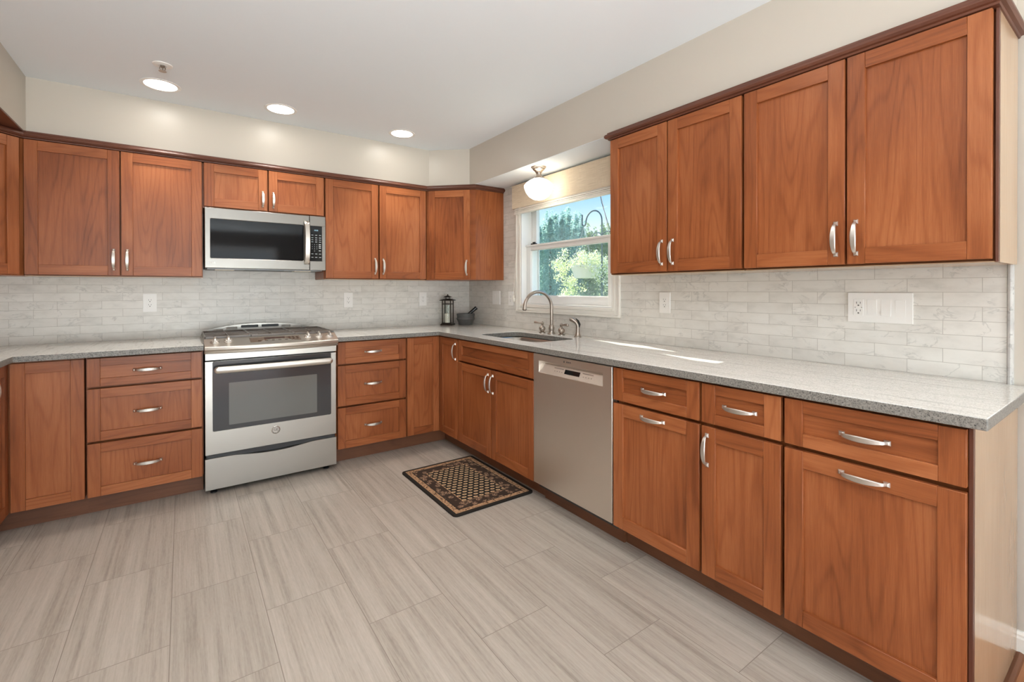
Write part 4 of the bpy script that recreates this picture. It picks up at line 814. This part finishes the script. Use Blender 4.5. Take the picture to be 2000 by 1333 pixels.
# ================================================================== OUTSIDE THE WINDOW
m = MB(); m.box(99, 900, -100, 900, -30, -26); struct('floor', m, GRASS, smooth=False)['label'] = 'lawn outside the window'
m = MB(); m.box(XW + 6, XW + 12, YF - 5, YW + 5, -26, 40); 
m.bm.free()
rnd = random.Random(3)
def leafcard(mb, c, s, rn):
    a = Vector((rn.gauss(0, 1), rn.gauss(0, 1), rn.gauss(0, 1))).normalized(); b_ = a.orthogonal().normalized(); q = a.cross(b_); th = rn.uniform(0, 6.28); u_ = b_ * math.cos(th) + q * math.sin(th); v_ = a.cross(u_)
    vs = [mb.bm.verts.new(c + u_ * s), mb.bm.verts.new(c + v_ * s * 0.45), mb.bm.verts.new(c - u_ * s * 0.8), mb.bm.verts.new(c - v_ * s * 0.45)]; mb.bm.faces.new(vs)
def column_tree(x, y, h, r, mat, label, n=2600, seed=0):
    rn = random.Random(seed); z0 = -26; t = thing('arborvitae_tree', label, 'tree', (x, y, z0), 'tall narrow trees beyond the window')
    mb = MB(); mb.tube([(x, y, z0), (x, y, z0 + (h - z0) * 0.5), (x, y, h - 8)], [2.2, 1.2, 0.4], 8); build('trunk', mb, BARK, t)
    mb = MB()
    spikes = [(rn.uniform(-0.5, 0.5) * r, rn.uniform(-0.5, 0.5) * r, rn.uniform(-20, 0)) for _ in range(6)]
    for i in range(n):
        f = rn.random() ** 0.9; z = z0 + 6 + (h - z0 - 16) * f; rr = r * (1 - 0.8 * max(0, (f - 0.55) / 0.45) ** 1.4) * (0.25 + 0.75 * rn.random() ** 0.5); a = rn.uniform(0, 6.283)
        leafcard(mb, Vector((x + rr * math.cos(a), y + rr * math.sin(a), z)), rn.uniform(0.8, 1.7), rn)
    for sx_, sy_, dz in spikes:
        for i in range(150): f = rn.random(); leafcard(mb, Vector((x + sx_ + rn.gauss(0, 2.6 * (1 - f) + 0.6), y + sy_ + rn.gauss(0, 2.6 * (1 - f) + 0.6), h - 26 + dz + f * 26)), rn.uniform(0.7, 1.5), rn)
    build('foliage', mb, mat, t, weld=False, smooth=False)
ROWS = [('front', 318, ((398, 127, 0), (379, 133, 0), (360, 131, 0), (341, 119, 0), (321, 112, 1), (302, 115, 1), (283, 108, 1))),
        ('middle', 338, ((414, 131, 0), (393, 140, 0), (372, 137, 0), (352, 124, 0), (331, 112, 1), (311, 114, 1))),
        ('rear', 358, ((424, 137, 0), (402, 144, 0), (381, 136, 0)))]
NTH = ['leftmost', 'second from the left', 'third from the left', 'fourth from the left', 'fifth from the left', 'sixth from the left', 'rightmost']
for nm, X_, row in ROWS:
    for i, (y, h, mt) in enumerate(row):
        where = NTH[i] if i < len(row) - 1 else 'rightmost'
        column_tree(X_, y, h, 7.9, LEAFB if mt else LEAFD, ('narrow olive-green tree in the %s row beyond the window, %s' if mt else 'narrow teal-green conifer in the %s row beyond the window, %s') % (nm, where), 6500, X_ + i)
# iron hook and hanging basket
t = thing('shepherd_hook', 'curved teal iron garden hook outside the window', 'garden hook', (150, 143.6, -26))
pts = [(150, 143.6, -26), (150, 143.6, 78)]
for i in range(13): a = R(180 * i / 12); pts.append((150, 148.55 - 4.95 * math.cos(a), 78.6 + 4.9 * math.sin(a)))
pts += [(150, 154.7 - 1.2 * math.cos(R(a)), 78.6 - 1.2 * math.sin(R(a))) for a in range(20, 181, 20)] + [(150, 155.9, 80.5), (150, 155.9, 82.6)]
m = MB(); m.tube(pts, 0.33, 8); build('hook_pole', m, IRONB, t)
m = MB()
for s in (1, -1): m.tube([(150, 143.6 + s * (0.2 + 3.0 * (1 - math.cos(R(a)))) , 71.5 + 2.0 * math.sin(R(a))) for a in range(0, 181, 15)], 0.25, 8)
build('scroll', m, IRONB, t, weld=False)
BX, BY = 150, 153.9
t = thing('hanging_basket', 'cream hanging basket of white flowers hung from the garden hook', 'hanging plant', (BX, BY, 53.4))
m = MB(); m.lathe([(4.6, 53.4), (4.9, 53.5), (6.4, 58.3), (6.7, 58.6), (6.7, 59.3), (6.2, 59.3), (6.0, 58.4)], (BX, BY, 0), 32); build('pot', m, POTC, t)
m = MB(); m.lathe([(6.1, 58.2), (0, 58.9)], (BX, BY, 0), 24, None, False); build('soil', m, SOIL, t)
m = MB()
for a in (10, 130, 250): m.tube([(BX + 6.3 * math.cos(R(a)), BY + 6.3 * math.sin(R(a)), 59.2), (BX, 154.7, 76.95)], 0.06, 6)
build('hanger_cords', m, ROPE, t, weld=False)
m = MB(); f_ = MB()
def shell(rn):
    a = rn.uniform(0, 6.283); k = rn.random() ** 0.5; y = BY + 2.5 + 17.5 * k * math.sin(a); x = BX + 10 * k * math.cos(a); q = abs(y - BY - 2.5) / 17.5
    return Vector((x, y, 59.6 + rn.uniform(-0.6, 5.6) * (1 - q * q) - 5.5 * q * q * (0.6 + 0.8 * rn.random()) + rn.gauss(0, 0.9)))
def front_gap(p): return (p.x < BX + 3 and abs(p.y - BY) < 5.6 and p.z < 58.3) or (abs(p.x - BX) < 1.6 and abs(p.y - 143.6) < 1.6)
def clump(rn): return rn.choice(CL)
CL = [shell(rnd) for _ in range(70)] + [Vector((BX + rnd.gauss(0, 2.5), BY + rnd.choice((8.5, 10, 12, -7.5, -10)) + rnd.gauss(0, 1.5), rnd.uniform(43, 54))) for _ in range(26)]
for i in range(3600):
    p = clump(rnd) + Vector((rnd.gauss(0, 1.3), rnd.gauss(0, 1.3), rnd.gauss(0, 1.2)))
    if not front_gap(p): leafcard(m, p, rnd.uniform(0.3, 0.75), rnd)
for i in range(2600):
    p = clump(rnd) + Vector((rnd.gauss(-0.5, 1.2), rnd.gauss(0, 1.4), rnd.gauss(0.5, 1.2)))
    if not front_gap(p) and p.z > 50: leafcard(f_, p, rnd.uniform(0.3, 0.6), rnd)
build('foliage', m, LEAFY, t, weld=False, smooth=False); build('flowers', f_, FLOWER, t, weld=False, smooth=False)
t = thing('cable', 'thin dark cable slanting across the upper right of the window', 'cable', (130, 122, 70)); m = MB(); m.tube([(128, 126.5, 96), (129, 123.6, 81), (130, 119.5, 68.5), (130.5, 114, 53), (131, 96, -25.9)], 0.13, 6); build('strand', m, BLACK, t)
